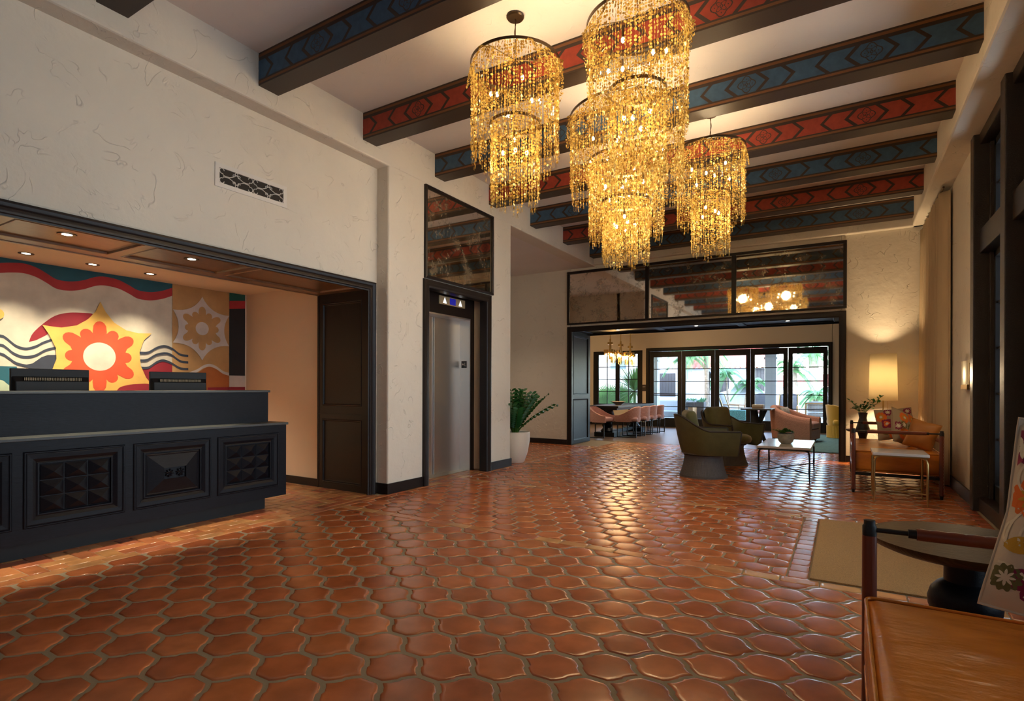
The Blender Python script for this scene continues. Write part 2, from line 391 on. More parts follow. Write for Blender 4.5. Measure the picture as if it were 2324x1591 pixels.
LT = lantern(g=.0115); LT2 = lantern(g=.0105, amp=.005)
zone(LT, .385, .1175, -4.19, 1.08, -1.2, 3.705, ox=-1.813, oy=1.599)
zone(hexa(), .213, .166, -4.19, -.31, 3.815, 5.63, ox=-.83, oy=4.075)
zone(LT2, .385, .1175, -4.19, 1.0, 5.735, 11.38, ox=-1.79, oy=5.958)
def bricks(x0, x1, y0, y1, L, along='x', g=.006, pal=TB, shift=0):
    s = (x0 if along == 'x' else y0)-shift; e = x1 if along == 'x' else y1
    while s < e:
        a, b = s+g/2, s+L-g/2
        q = clip([(a, y0), (b, y0), (b, y1), (a, y1)] if along == 'x' else [(x0, a), (x1, a), (x1, b), (x0, b)], x0, x1, y0, y1)
        if q: tile(fl, q, jit(rnd.choice(pal), .1), .35)
        s += L
bricks(-4.19, 1.08, 3.713, 3.807, .214, 'x')
bricks(-4.19, 1.08, 5.638, 5.727, .214, 'x')
bricks(-.30, -.19, 3.815, 5.63, .14, 'y', pal=[(.42, .13, .06), (.45, .15, .07), (.40, .11, .05)])
bricks(-4.29, -4.198, -1.2, 10.2, .21, 'y', pal=TB)
bricks(.99, 1.08, 5.735, 10.2, .21, 'y', pal=[(.42, .12, .05), (.40, .10, .045)])
def herring(x0, x1, y0, y1, w=.105, g=.006):
    for i in range(int((x0)/w)-3, int(x1/w)+3):
        for j in range(int(y0/w)-3, int(y1/w)+3):
            d = (i-j) % 4; a, b = i*w, j*w
            if d == 0: r = (a, a+2*w, b, b+w)
            elif d == 3: r = (a, a+w, b, b+2*w)
            else: continue
            q = clip([(r[0]+g/2, r[2]+g/2), (r[1]-g/2, r[2]+g/2), (r[1]-g/2, r[3]-g/2), (r[0]+g/2, r[3]-g/2)], x0, x1, y0, y1)
            if q: tile(fl, q, jit(rnd.choice([(.44, .15, .055), (.50, .20, .07), (.40, .12, .05), (.52, .24, .09)]), .1), .35)
herring(-6.6, -4.298, .2, 4.32)
herring(-4.72, -4.298, 5.0, 6.45)
zone(LT2, .385, .1175, -6.4, -4.298, 6.99, 10.2, ox=-1.79, oy=5.958)
FL = fl.build('floor', [M_floor], smooth='all', fix=False, **S)
g = MB(); g.box(-7, 1.35, -2.8, 11.4, -.10, -.0055)
g.build('floor', M_grout, **S)
g = MB(); g.box(-9.5, 2.5, 11.405, 16.9, -.08, .0)
for k in range(0): pass
g.build('floor', M_plank, **S)

# ------------------------------------------------------------------ walls, ceiling, headers
ZC = 3.99
w = MB()
w.box(-5.24, -4.42, -2.6, 4.45, 2.31, 4.05)                      # above the desk opening
w.box(-5.2, -4.42, 4.33, 4.45, 0, 2.31)
w.box(-5.0, -4.25, 4.42, 5.045, 0, 3.60)
w.box(-4.55, -4.25, 5.045, 6.40, 2.43, 3.60)
w.box(-5.0, -4.25, 6.40, 6.99, 0, 3.60)
w.box(-4.54, -4.248, -2.6, 10.25, 3.575, 4.05)                    # header the beams bear on
w.build('wall_left', M_plaster, bevel=.018, fix=False, **S)
w = MB()
w.box(-6.9, -6.67, -2.6, 4.40, 0, 2.36); w.box(-6.67, -5.24, 4.335, 4.40, 0, 2.36)
w.build('wall_recess', M_smooth, **S)
g = MB(); g.box(-6.9, -5.24, -2.6, 4.40, 2.357, 2.40); g.build('ceiling', M_smooth, **S)
w = MB(); w.box(-6.5, -6.3, 6.9, 10.3, 0, 3.6); w.box(-6.5, -4.9, 6.80, 6.99, 0, 3.6); w.build('wall_alcove', M_plaster, **S)
g = MB(); g.box(-6.5, -4.5, 6.9, 10.3, 3.578, 3.62); g.build('ceiling', M_ceil, **S)
w = MB()
w.box(-6.4, -4.79, 10.22, 11.18, 0, 3.98); w.box(-.045, 1.25, 10.22, 11.18, 0, 3.98); w.box(-4.79, -.045, 10.22, 11.18, 2.36, 3.98)
w.box(-4.3, 1.2, 10.135, 10.24, 3.60, 4.05)
w.build('wall_far', M_plaster, bevel=.015, fix=False, **S)
w = MB(); w.box(.865, 1.35, -2.6, 10.3, 3.60, 4.05)
w.box(1.10, 1.30, 6.95, 10.3, 0, 3.7)
w.build('wall_right', M_plaster, bevel=.02, fix=False, **S)
w = MB()
for a, b in ((-6.9, -4.35), (-2.95, -2.35), (-1.05, -.45), (.85, 1.35)): w.box(a, b, -2.65, -2.45, 0, 4.05)
w.box(-4.35, .85, -2.65, -2.45, 0, .6); w.box(-4.35, .85, -2.65, -2.45, 3.35, 4.05)
w.build('wall_near', M_plaster, fix=False, **S)
for i, (a, b) in enumerate(((-4.35, -2.95), (-2.35, -1.05), (-.45, .85))):
    f = MB()
    for x in (a, (a+b)/2-.03, b-.06): f.box(x, x+.06, -2.6, -2.54, .6, 3.35)
    for z in (.6, 1.3, 2.0, 2.7, 3.29): f.box(a, b, -2.595, -2.545, z, z+.05)
    f.build('window_%d' % (i+3), M_black, fix=False, **S)
g = MB(); g.box(-7.0, 1.4, -2.7, 10.3, ZC, 4.1); g.build('ceiling', M_ceil, **S)
# lounge shell
w = MB()
w.box(-9.2, -6.88, 16.4, 16.6, 0, 3.1); w.box(-5.27, -5.14, 16.4, 16.6, 0, 3.1); w.box(-.27, 2.2, 16.4, 16.6, 0, 3.1)
w.box(-6.88, -5.27, 16.4, 16.6, 0, .55); w.box(-6.88, -5.27, 16.4, 16.6, 2.31, 3.1); w.box(-5.15, -.26, 16.4, 16.6, 2.345, 3.1)
w.build('wall_garden', M_lounge, fix=False, **S)
w = MB(); w.box(-9.3, -9.2, 11.2, 16.6, 0, 3.1); w.box(2.2, 2.3, 11.2, 16.6, 0, 3.1)
w.box(-9.3, -6.4, 11.1, 11.2, 0, 3.1); w.box(1.25, 2.3, 11.1, 11.2, 0, 3.1); w.build('wall_lounge', M_lounge, fix=False, **S)
g = MB(); g.box(-9.3, 2.3, 11.1, 16.6, 3.0, 3.1); g.build('ceiling', M_lounge, **S)
# skirting
b = MB()
b.box(-4.25, -4.236, 4.415, 5.0, 0, .115); b.box(-4.43, -4.236, 4.405, 4.42, 0, .115); b.box(-4.25, -4.236, 6.44, 7.0, 0, .115)
b.box(-4.9, -4.236, 6.99, 7.004, 0, .115)
b.build('baseboard_left', M_wood, bevel=.003, fix=False, **S)
b = MB(); b.box(-6.3, -4.84, 10.205, 10.22, 0, .10); b.box(.02, 1.1, 10.205, 10.22, 0, .10); b.build('baseboard_far', M_wood, **S)
b = MB(); b.box(1.085, 1.10, 6.97, 10.2, 0, .13); b.build('baseboard_right', M_wood, **S)
b = MB(); b.box(-6.65, -5.27, 4.322, 4.335, 0, .09); b.build('baseboard_recess', M_wood, **S)
b = MB(); b.box(-9, -5.2, 16.385, 16.4, 0, .12); b.build('baseboard_garden', M_wood, **S)

# ------------------------------------------------------------------ desk opening: casing, jamb panelling, soffit
CAS = [(0, 0), (0, .018), (.012, .022), (.018, .032), (.035, .036), (.05, .030), (.062, .040), (.078, .048), (.095, .042), (.098, 0)]
c = MB(); casing(c, -1.2, 4.275, 0, 2.21, CAS, FX(-4.42)); c.build('trim_1', M_wood, smooth=True, **S)
PN = [(0, .012), (.055, .012), (.06, .016), (.068, .016), (.078, .002), (.08, 0)]
def panelled(mb, rects, U0, U1, V0, V1, M, rail=.06):
    """flat stile-and-rail face with sunk mouldings"""
    for (a, b_, c_, d) in rects:
        frame_rect(mb, a, b_, c_, d, [(-.0, .014), (.006, .02), (.016, .018), (.022, .002), (.03, 0)], M)
        mb.add([(a+.03, c_+.03, 0), (b_-.03, c_+.03, 0), (b_-.03, d-.03, 0), (a+.03, d-.03, 0)], [(0, 1, 2, 3)], M)
    us = sorted({U0, U1} | {r[0] for r in rects} | {r[1] for r in rects}); vs_ = sorted({V0, V1} | {r[2] for r in rects} | {r[3] for r in rects})
    for i in range(len(us)-1):
        for j in range(len(vs_)-1):
            cu, cv = (us[i]+us[i+1])/2, (vs_[j]+vs_[j+1])/2
            if any(r[0] < cu < r[1] and r[2] < cv < r[3] for r in rects): continue
            mb.add([(us[i], vs_[j], .014), (us[i+1], vs_[j], .014), (us[i+1], vs_[j+1], .014), (us[i], vs_[j+1], .014)], [(0, 1, 2, 3)], M)
j = MB(); panelled(j, [(-5.18, -4.54, .07, .80), (-5.18, -4.54, .95, 2.13)], -5.262, -4.42, 0, 2.235, FY(4.329))
j.box(-5.262, -5.235, 4.31, 4.34, 0, 2.25); j.box(-5.262, -4.42, 4.309, 4.32, .85, .862)
j.build('trim_2', M_wood, **S)
def FD(z): return Matrix(((0, 1, 0, 0), (1, 0, 0, 0), (0, 0, -1, z), (0, 0, 0, 1)))       # u=y v=x n=-z
j = MB(); panelled(j, [(a, b_, -5.08, -4.50) for a, b_ in ((-1.0, .42), (.54, 1.27), (1.35, 2.11), (2.19, 2.99), (3.07, 4.2))], -1.2, 4.31, -5.262, -4.42, FD(2.245))
j.box(-5.262, -5.235, -1.2, 4.31, 2.225, 2.36)
j.build('trim_3', M_woodb, **S)
def downlight(x, y, z, label, power=9, col=(1, .85, .62), grp=None, r=.045, spread=95):
    t = thing('recessed_downlight', label, 'downlight', (x, y, z), 0, grp)
    a = MB(); a.lathe([(r*.72, -.001), (r*1.25, -.004), (r*1.28, 0), (r*.72, 0)], 24, cap=False); a.build('trim_ring', M_bronze, t, smooth=True)
    a = MB(); a.lathe([(0.001, -.0015), (r*.7, -.0015)], 20, cap=False); a.build('diffuser', M_down, t)
    if power: light('downlight_beam', 'SPOT', (x, y, z-.01), power, col, (0, 0, 0), spot_size=R(spread), spot_blend=.9, shadow_soft_size=.03).parent = None
for (x, y, n, pw) in ((-4.72, 1.70, 'in the dark wood soffit, left of the two above the desk', 190), (-4.72, 2.57, 'in the dark wood soffit, nearer the elevator', 190), (-4.72, .83, 'in the dark wood soffit, nearest the near wall windows', 190), (-4.72, 3.55, '', 0)):
    if n: downlight(x, y, 2.243, 'small round downlight ' + n, pw*.75, grp='downlights in the desk soffit', spread=46)
for (y, n) in ((1.44, 'nearest the near wall'), (1.96, 'above the red and yellow flower mural, left'), (2.47, 'over the yellow star of the mural'), (2.99, 'next to the tan panel')):
    downlight(-6.28, y, 2.356, 'round downlight in the plaster recess ceiling ' + n, 100, (1, .88, .68), 'downlights washing the mural')

# ------------------------------------------------------------------ mural
MUR = dict(cream=(.62, .54, .40), teal=(.012, .10, .13), red=(.42, .03, .03), tan=(.50, .28, .10), crim=(.28, .012, .02), navy=(.035, .042, .06), yellow=(.75, .43, .09),
           orange=(.62, .075, .02), green=(.01, .11, .08), coal=(.012, .013, .014), white=(.60, .52, .44), rust=(.42, .12, .02), pale=(.42, .50, .34))
mk = list(MUR); mm = [mat('mural_'+k, v, .75, var=.16, vscale=6) for k, v in MUR.items()]
mu = MB(); MX = FX(-6.668); lay = [0]
def shape(k, pts, M=None):
    lay[0] += .00045; mu.mi = mk.index(k); mu.flat([(y, z) for y, z in pts], Matrix.Translation((lay[0], 0, 0)) @ MX)
def smoothline(P, n=6):
    out = []
    for i in range(len(P)-1):
        p0, p1, p2, p3 = P[max(i-1, 0)], P[i], P[i+1], P[min(i+2, len(P)-1)]
        for k in range(n):
            t = k/n; out.append(tuple(.5*(2*p1[a]+(p2[a]-p0[a])*t+(2*p0[a]-5*p1[a]+4*p2[a]-p3[a])*t*t+(3*p1[a]-p0[a]-3*p2[a]+p3[a])*t**3) for a in (0, 1)))
    return out+[P[-1]]
def strip(k, a, b):
    lay[0] += .00045; mu.mi = mk.index(k); n = len(a)
    mu.add([(p[0], p[1], lay[0]) for p in a]+[(p[0], p[1], lay[0]) for p in b], [(i, i+1, n+i+1, n+i) for i in range(n-1)], MX)
def band(k, line, th): strip(k, [(y, z+th/2) for y, z in line], [(y, z-th/2) for y, z in line])
mu.mi = 0; mu.box(-6.67, -6.668, -2.4, 4.31, .9, 2.356)
T = [(.9, 2.27), (1.2, 2.22), (1.5, 2.225), (1.7, 2.26), (1.889, 2.302), (1.967, 2.32), (2.063, 2.331), (2.154, 2.312), (2.231, 2.273), (2.319, 2.223), (2.427, 2.22), (2.538, 2.25), (2.644, 2.302), (2.734, 2.321), (2.857, 2.309), (2.963, 2.267), (3.05, 2.227), (3.173, 2.224), (3.301, 2.259), (3.411, 2.311)]
B = [(y, z-.093) for y, z in T]
T = smoothline(T); B = smoothline(B)
strip('teal', [(y, 2.356) for y, z in T], T); strip('red', T, B)
shape('leaf' if 0 else 'crim', smoothline([(2.104, 1.589), (2.131, 1.67), (2.202, 1.763), (2.302, 1.858), (2.409, 1.903), (2.539, 1.918), (2.626, 1.915), (2.578, 1.855), (2.483, 1.778), (2.355, 1.749), (2.25, 1.72), (2.25, 1.68), (2.215, 1.65), (2.156, 1.609)]))
for L, th in (([(1.2, 1.5), (1.5, 1.56), (1.7, 1.64), (1.89, 1.629), (1.937, 1.61), (2.008, 1.543), (2.081, 1.521), (2.156, 1.547), (2.215, 1.588), (2.30, 1.63)], .027),
              ([(1.2, 1.41), (1.5, 1.47), (1.7, 1.555), (1.89, 1.545), (1.937, 1.523), (1.993, 1.47), (2.065, 1.442), (2.148, 1.457), (2.233, 1.515), (2.33, 1.55)], .027),
              ([(1.2, 1.33), (1.5, 1.39), (1.7, 1.475), (1.891, 1.464), (1.953, 1.427), (2.009, 1.381), (2.09, 1.358), (2.2, 1.35)], .027)): band('navy', smoothline(L), th)
shape('navy', [(2.049, 1.361), (2.131, 1.385), (2.165, 1.415), (2.199, 1.447), (2.25, 1.472), (2.33, 1.477), (2.32, 1.30), (2.132, 1.322)])
shape('teal', [(1.5, 1.356), (2.015, 1.35), (2.015, 1.0), (1.5, 1.0)]); shape('pale', smoothline([(1.7, 1.25), (1.891, 1.224), (1.938, 1.194), (1.985, 1.133), (2.0, 1.0)])+[(1.7, 1.0)])
shape('crim', [(3.06, 1.36)]+smoothline([(3.12, 1.36), (3.176, 1.377), (3.256, 1.435), (3.327, 1.457), (3.411, 1.422)])+[(3.414, 1.0), (3.10, 1.0)])
shape('tan', [(3.411, 2.355), (4.098, 2.355), (4.098, 1.0), (3.411, 1.0)])
shape('rust', smoothline([(3.62, 1.28), (3.70, 1.33), (3.836, 1.41), (3.946, 1.375), (4.098, 1.30)])+[(4.098, 1.0), (3.62, 1.0)])
band('white', smoothline([(3.56, 1.30), (3.62, 1.325), (3.702, 1.36), (3.77, 1.405), (3.836, 1.427), (3.89, 1.42), (3.946, 1.394), (4.02, 1.345), (4.098, 1.323)]), .035)
for L in ([(3.063, 1.537), (3.152, 1.545), (3.244, 1.603), (3.326, 1.627), (3.411, 1.601), (3.497, 1.541), (3.592, 1.529)], [(3.057, 1.452), (3.141, 1.461), (3.233, 1.521), (3.327, 1.545), (3.399, 1.53), (3.497, 1.464), (3.592, 1.451)], [(3.06, 1.373), (3.153, 1.376), (3.244, 1.441), (3.315, 1.463), (3.399, 1.435), (3.497, 1.38), (3.592, 1.373)]): band('navy', smoothline(L), .027)
shape('crim', [(3.823, 1.155), (4.098, 1.16), (4.098, 1.0), (3.823, 1.0)])
shape('coal', [(4.098, 2.3), (4.312, 2.3), (4.312, 1.308), (4.098, 1.308)]); shape('green', [(4.098, 2.355), (4.312, 2.355), (4.312, 2.275), (4.098, 2.245)])
shape('red', [(4.098, 2.25), (4.312, 2.28), (4.312, 2.18), (4.098, 2.15)]); shape('white', [(4.098, 1.306), (4.312, 1.306), (4.312, 1.163), (4.098, 1.163)]); shape('crim', [(4.098, 1.163), (4.312, 1.163), (4.312, 1.0), (4.098, 1.0)])
YS = [(2.689, 2.051), (2.735, 1.953), (2.816, 1.845), (2.932, 1.774), (3.051, 1.752), (3.186, 1.762), (3.107, 1.68), (3.063, 1.543), (3.074, 1.398), (3.13, 1.265), (3.193, 1.182), (3.1, 1.15), (2.95, 1.12), (2.689, .95), (2.4, 1.1), (2.182, 1.132), (2.242, 1.239), (2.285, 1.337), (2.316, 1.436), (2.311, 1.544), (2.258, 1.67), (2.202, 1.763), (2.258, 1.754), (2.355, 1.749), (2.483, 1.783), (2.578, 1.855), (2.645, 1.942)]
lay[0] += .00045; mu.mi = mk.index('yellow'); n0 = len(YS); mu.add([(y, z, lay[0]) for y, z in YS]+[(2.689, 1.5, lay[0])], [(i, (i+1) % n0, n0) for i in range(n0)], MX)
shape('crim', smoothline([(2.80, 1.0), (2.849, 1.131), (2.912, 1.172), (3.042, 1.193), (3.19, 1.182), (3.25, 1.05)]))
def bloom(k, cy, cz, tips, depth, w, core):
    pts = []; n = len(tips)
    for i, (a, r) in enumerate(tips):
        a2, r2 = tips[(i+1) % n]; a2 += 360 if a2 < a else 0; half = (a2-a)/2
        for s in range(-4, 5):                      # rounded lobe round tip i
            aa = a+s*w/4; rr = depth+(r-depth)*math.sqrt(max(0, 1-(s/4.3)**2)); pts.append((cy+rr*cos(R(aa)), cz+rr*sin(R(aa))))
    lay[0] += .00045; mu.mi = mk.index(k); m = len(pts)
    mu.add([(y, z, lay[0]) for y, z in pts]+[(cy, cz, lay[0])], [(i, (i+1) % m, m) for i in range(m)], MX)
    lay[0] += .00045; mu.mi = mk.index(core[0]); mu.flat([(cy+core[1]*cos(2*pi*i/40), cz+core[1]*sin(2*pi*i/40)) for i in range(40)], Matrix.Translation((lay[0], 0, 0)) @ MX)
bloom('orange', 2.684, 1.476, [(90, .37), (118, .31), (146, .375), (180, .30), (213, .375), (242, .30), (270, .37), (298, .30), (327, .375), (0, .30), (34, .375), (62, .31)], .215, 13.5, ('cream', .147))
lay[0] += .00045; mu.mi = mk.index('white'); st = []
for i in range(6):
    a = R(90+60*i); b_ = R(90+60*i+60); p = Vector((cos(a), sin(a)))*.385; q = Vector((cos(b_), sin(b_)))*.385
    p.x *= 1.02; q.x *= 1.02; c0 = (p+q)*.5*.62
    for k in range(8): t = k/8; v_ = p*(1-t)**2+c0*2*t*(1-t)+q*t*t; st.append((3.753+v_.x, 1.868+v_.y))
n0 = len(st); mu.add([(y, z, lay[0]) for y, z in st]+[(3.753, 1.868, lay[0])], [(i, (i+1) % n0, n0) for i in range(n0)], MX)
bloom('tan', 3.753, 1.868, [(90, .265), (118, .215), (147, .265), (180, .205), (213, .265), (242, .215), (270, .265), (298, .215), (327, .265), (0, .205), (33, .265), (62, .215)], .15, 13.5, ('white', .079))
bloom('yellow', 1.70, 1.83, [(a, .22) for a in range(0, 360, 36)], .15, 17, ('cream', .07))
MURAL = mu.build('mural', mm, fix=False, **tag('painted wall mural with yellow star, red flower and waves behind the desk', 'mural'))
# ------------------------------------------------------------------ painted ceiling beams
def beam_mesh(red):
    mb = MB(); zb, zt = 3.715, 3.995; x0, x1 = -4.26, .875; wd = .19
    mb.mi = 0; mb.box(x0, x1, 0, wd, zb, zt)
    col = 2
    for face in (0, 1):
        base = FY(0) if face == 0 else FYb(wd)
        def put(pts, mi, e): mb.mi = mi; mb.flat(pts, Matrix.Translation((0, (-e if face == 0 else e), 0)) @ base)
        put([(x0, zb+.014), (x1, zb+.014), (x1, zb+.034), (x0, zb+.034)], 1, .0012); put([(x0, zt-.045), (x1, zt-.045), (x1, zt-.022), (x0, zt-.022)], 1, .0012)
        lo, hi = zb+.048, zb+.205; mid = (lo+hi)/2; sl = .078
        for k in range(-6, 2):
            m = .179+.922*k
            # pieces between chevrons: (left kind, left apex, right kind, right apex); kind +1 apex points right, -1 left
            for (lk, la, rk, ra) in ((-1, m-.149, 1, m+.149), (1, m+.185, 1, m+.349), (1, m+.385, -1, m+.524), (-1, m+.559, -1, m+.735)):
                def edge(kd, ap): return [(ap-kd*sl if kd > 0 else ap+sl, z) if z != mid else (ap, z) for z in (lo, mid, hi)]
                L = edge(lk, la); Rr = edge(rk, ra)
                L = [(min(max(x, x0+.002), x1-.002), z) for x, z in L]; Rr = [(min(max(x, x0+.002), x1-.002), z) for x, z in Rr]
                if Rr[1][0]-L[1][0] < .004 and Rr[0][0]-L[0][0] < .004: continue
                put([L[0], Rr[0], Rr[1], L[1]], 2, .0012); put([L[1], Rr[1], Rr[2], L[2]], 2, .0012)
            if x0+.1 < m < x1-.1:
                Mb = Matrix.Translation((0, (-.0022 if face == 0 else .0022), 0)) @ base
                mb.mi = 0
                def ring(fn, th, n=72):
                    P = [fn(2*pi*i/n) for i in range(n)]; o = []
                    for r_, a in P: o.append((m+(r_+th)*cos(a), mid+(r_+th)*sin(a)))
                    i_ = [(m+(r_-th)*cos(a), mid+(r_-th)*sin(a)) for r_, a in P]; q = [(x, z, 0) for x, z in o+i_]
                    mb.add(q, [(i, (i+1) % n, n+(i+1) % n, n+i) for i in range(n)], Mb)
                ring(lambda a: (.060+.010*cos(4*a)+.0035*abs(cos(12*a)), a), .0042)
                ring(lambda a: (.030+.013*cos(4*a+pi), a), .0032, 48)
                ring(lambda a: (.009, a), .003, 20)
                for s_ in range(4):
                    a = s_*pi/2; c_, d_ = cos(a), sin(a)
                    for (u0, u1, ww) in ((.016, .028, .004), (.040, .052, .005)):
                        mb.add([(m+c_*u0, mid+d_*u0, 0), (m+c_*(u0+u1)/2-d_*ww, mid+d_*(u0+u1)/2+c_*ww, 0), (m+c_*u1, mid+d_*u1, 0), (m+c_*(u0+u1)/2+d_*ww, mid+d_*(u0+u1)/2-c_*ww, 0)], [(0, 1, 2, 3)], Mb)
    o = mb.build('ceiling_beam', [M_pat_d, M_pat_t, M_beamr if red else M_beamb], fix=False)
    C.objects.unlink(o); return o
bm_b, bm_r = beam_mesh(False), beam_mesh(True)
names = {-3: 'red-painted ceiling beam reflected in the mirrors, over the near wall windows', -2: 'blue-painted ceiling beam reflected in the mirrors, second from the near wall', -1: 'red-painted ceiling beam reflected in the mirrors, third from the near wall',
         0: 'dark beam end poking out of the plaster at the top left photo corner', 1: 'blue chevron ceiling beam over the desk, first complete left end', 2: 'red chevron ceiling beam just above the elevator side of the desk, second left end',
         3: 'blue chevron ceiling beam running behind the front chandeliers to the top right corner', 4: 'red chevron ceiling beam next beyond the longest blue one on the right', 5: 'blue chevron ceiling beam, fourth blue one, passing behind the big chandelier',
         6: 'red chevron ceiling beam, the farthest red one', 7: 'blue chevron ceiling beam, the last before the far wall mirrors'}
for k, lb in names.items():
    o = (bm_b if k % 2 else bm_r).copy(); C.objects.link(o); o.location = (0, 2.866+1.18*(k-1)-(.02 if k > 2 else 0), 0)
    o['label'] = lb; o['category'] = 'ceiling beam'; o['group'] = 'painted ceiling beams'

# ------------------------------------------------------------------ reception desk
D = thing('reception_desk', 'long black reception desk with carved square panels and grey slab tops', 'reception desk', (0, 0, 0))
b = MB(); b.box(-5.35, -4.76, -1.3, 3.29, 0, .13); b.build('toe_kick', M_black, D)
b = MB(); FXd = FX(-4.675); XF = -4.66
yend = 3.45; pit = .66; rects = [(2.761-pit*i, 3.365-pit*i, .215, .728) for i in range(7)]
panelled0 = MB()
b.box(-5.35, -4.685, -1.3, yend, .118, .80)
us = sorted({-1.3, yend} | {r[0] for r in rects} | {r[1] for r in rects})
for i in range(len(us)-1):
    cu = (us[i]+us[i+1])/2
    if any(r[0] < cu < r[1] for r in rects):
        b.box(-4.685, XF, us[i], us[i+1], .118, .215); b.box(-4.685, XF, us[i], us[i+1], .728, .80)
    else: b.box(-4.685, XF, us[i], us[i+1], .118, .80)
b.build('body', M_woodd, D, fix=False)
b = MB(); b.box(-4.93, -4.645, -1.3, 3.465, .80, .823); b.build('countertop', M_slate, D, bevel=.004)
b = MB(); b.box(-4.93, -4.85, -1.3, 3.385, .823, 1.112); b.build('raised_panel', M_woodd, D)
b = MB(); b.box(-5.12, -4.835, -1.3, 3.40, 1.112, 1.134); b.build('transaction_top', M_slate, D, bevel=.004)
b = MB(); b.box(-5.60, -5.13, -1.3, 3.385, .70, .74); b.build('work_surface', M_slate, D)
MO = [(0, .003), (.006, .010), (.012, .010), (.016, .004), (.022, .006), (.05, .004), (.072, -.008), (.08, -.004), (.088, -.004), (.092, -.014)]
for i, (a, c_, z0, z1) in enumerate(rects[:6]):
    m = MB(); frame_rect(m, a, c_, z0, z1, MO, FX(XF)); m.build('panel_moulding', M_woodd, D, fix=False)
    a2, c2, z2, z3 = a+.092, c_-.092, z0+.092, z1-.092; p = MB(); MF = FX(XF-.014)
    if i % 2 == 0:
        for u in range(3):
            for v in range(3):
                ua, ub = a2+(c2-a2)*(u+.03)/3, a2+(c2-a2)*(u+.97)/3; va, vb = z2+(z3-z2)*(v+.03)/3, z2+(z3-z2)*(v+.97)/3
                p.add([(ua, va, 0), (ub, va, 0), (ub, vb, 0), (ua, vb, 0), ((ua+ub)/2, (va+vb)/2, .036)], [(0, 1, 4), (1, 2, 4), (2, 3, 4), (3, 0, 4)], MF)
        p.add([(a2, z2, -.004), (c2, z2, -.004), (c2, z3, -.004), (a2, z3, -.004)], [(0, 1, 2, 3)], MF)
    else:
        cy, cz = (a2+c2)/2, (z2+z3)/2; hw, hh = .085, .045
        frame_rect(p, a2, c2, z2, z3, [(0, 0), (.010, .004), (.018, 0)], MF)
        o4 = [(a2+.018, z2+.018), (c2-.018, z2+.018), (c2-.018, z3-.018), (a2+.018, z3-.018)]; i4 = [(cy-hw, cz-hh), (cy+hw, cz-hh), (cy+hw, cz+hh), (cy-hw, cz+hh)]
        p.add([(y, z, 0) for y, z in o4]+[(y, z, .032) for y, z in i4]+[(y, z, .018) for y, z in i4], [(k, (k+1) % 4, 4+(k+1) % 4, 4+k) for k in range(4)]+[(4+k, 4+(k+1) % 4, 8+(k+1) % 4, 8+k) for k in range(4)]+[(8, 9, 10, 11)], MF)
        for sx in (-.042, .042):                     # twin carved leaf rosettes
            for q in range(8):
                an = q*pi/4+pi/8; L = .036; cxx, czz = cy+sx, cz
                p.tube([MF @ Vector((cxx+cos(an+.25*t)*L*t, czz+sin(an+.25*t)*L*t*.95, .022+.008*sin(pi*t))) for t in (.15, .4, .7, 1)], [.003, .0065, .006, .002], 6)
            p.ball(MF @ Vector((cy+sx, cz, .024)), .008, 8, 6)
    p.build('carved_panel', M_woodd, D, fix=False)
def monitor(y0, y1, label, lean):
    t = thing('computer_monitor', label, 'monitor', (-5.27, (y0+y1)/2, .74), lean, 'monitors on the desk'); w_ = (y1-y0)/2
    b = MB(); b.box(-.012, .012, -w_, w_, .14, .56); b.build('screen_panel', M_black, t, bevel=.004)
    b = MB(); hw = w_*.93
    v = [(.012, -w_*.98, .20), (.012, w_*.98, .20), (.012, w_*.98, .50), (.012, -w_*.98, .50), (.055, -hw, .24), (.055, hw, .24), (.045, hw, .462), (.045, -hw, .462)]
    b.add(v, [(0, 1, 5, 4), (1, 2, 6, 5), (2, 3, 7, 6), (3, 0, 4, 7), (4, 5, 6, 7)]); b.build('rear_housing', M_black, t, bevel=.006)
    b = MB()
    for i in range(int(w_*170)): yy = -hw+.05+i*.0105; b.box(.042, .050, yy, yy+.005, .470, .492) if yy < hw-.05 else None
    b.build('vent_slots', M_bronze, t)
    b = MB(); b.box(-.02, .03, -.05, .05, .0, .3); b.box(-.10, .10, -.12, .12, 0, .012); b.build('stand', M_black, t, bevel=.003)
monitor(1.55, 2.05, 'black monitor seen from behind on the desk, in front of the wave pattern', R(2))
monitor(2.51, 3.00, 'black monitor seen from behind on the desk, right of the red flower', R(-3))

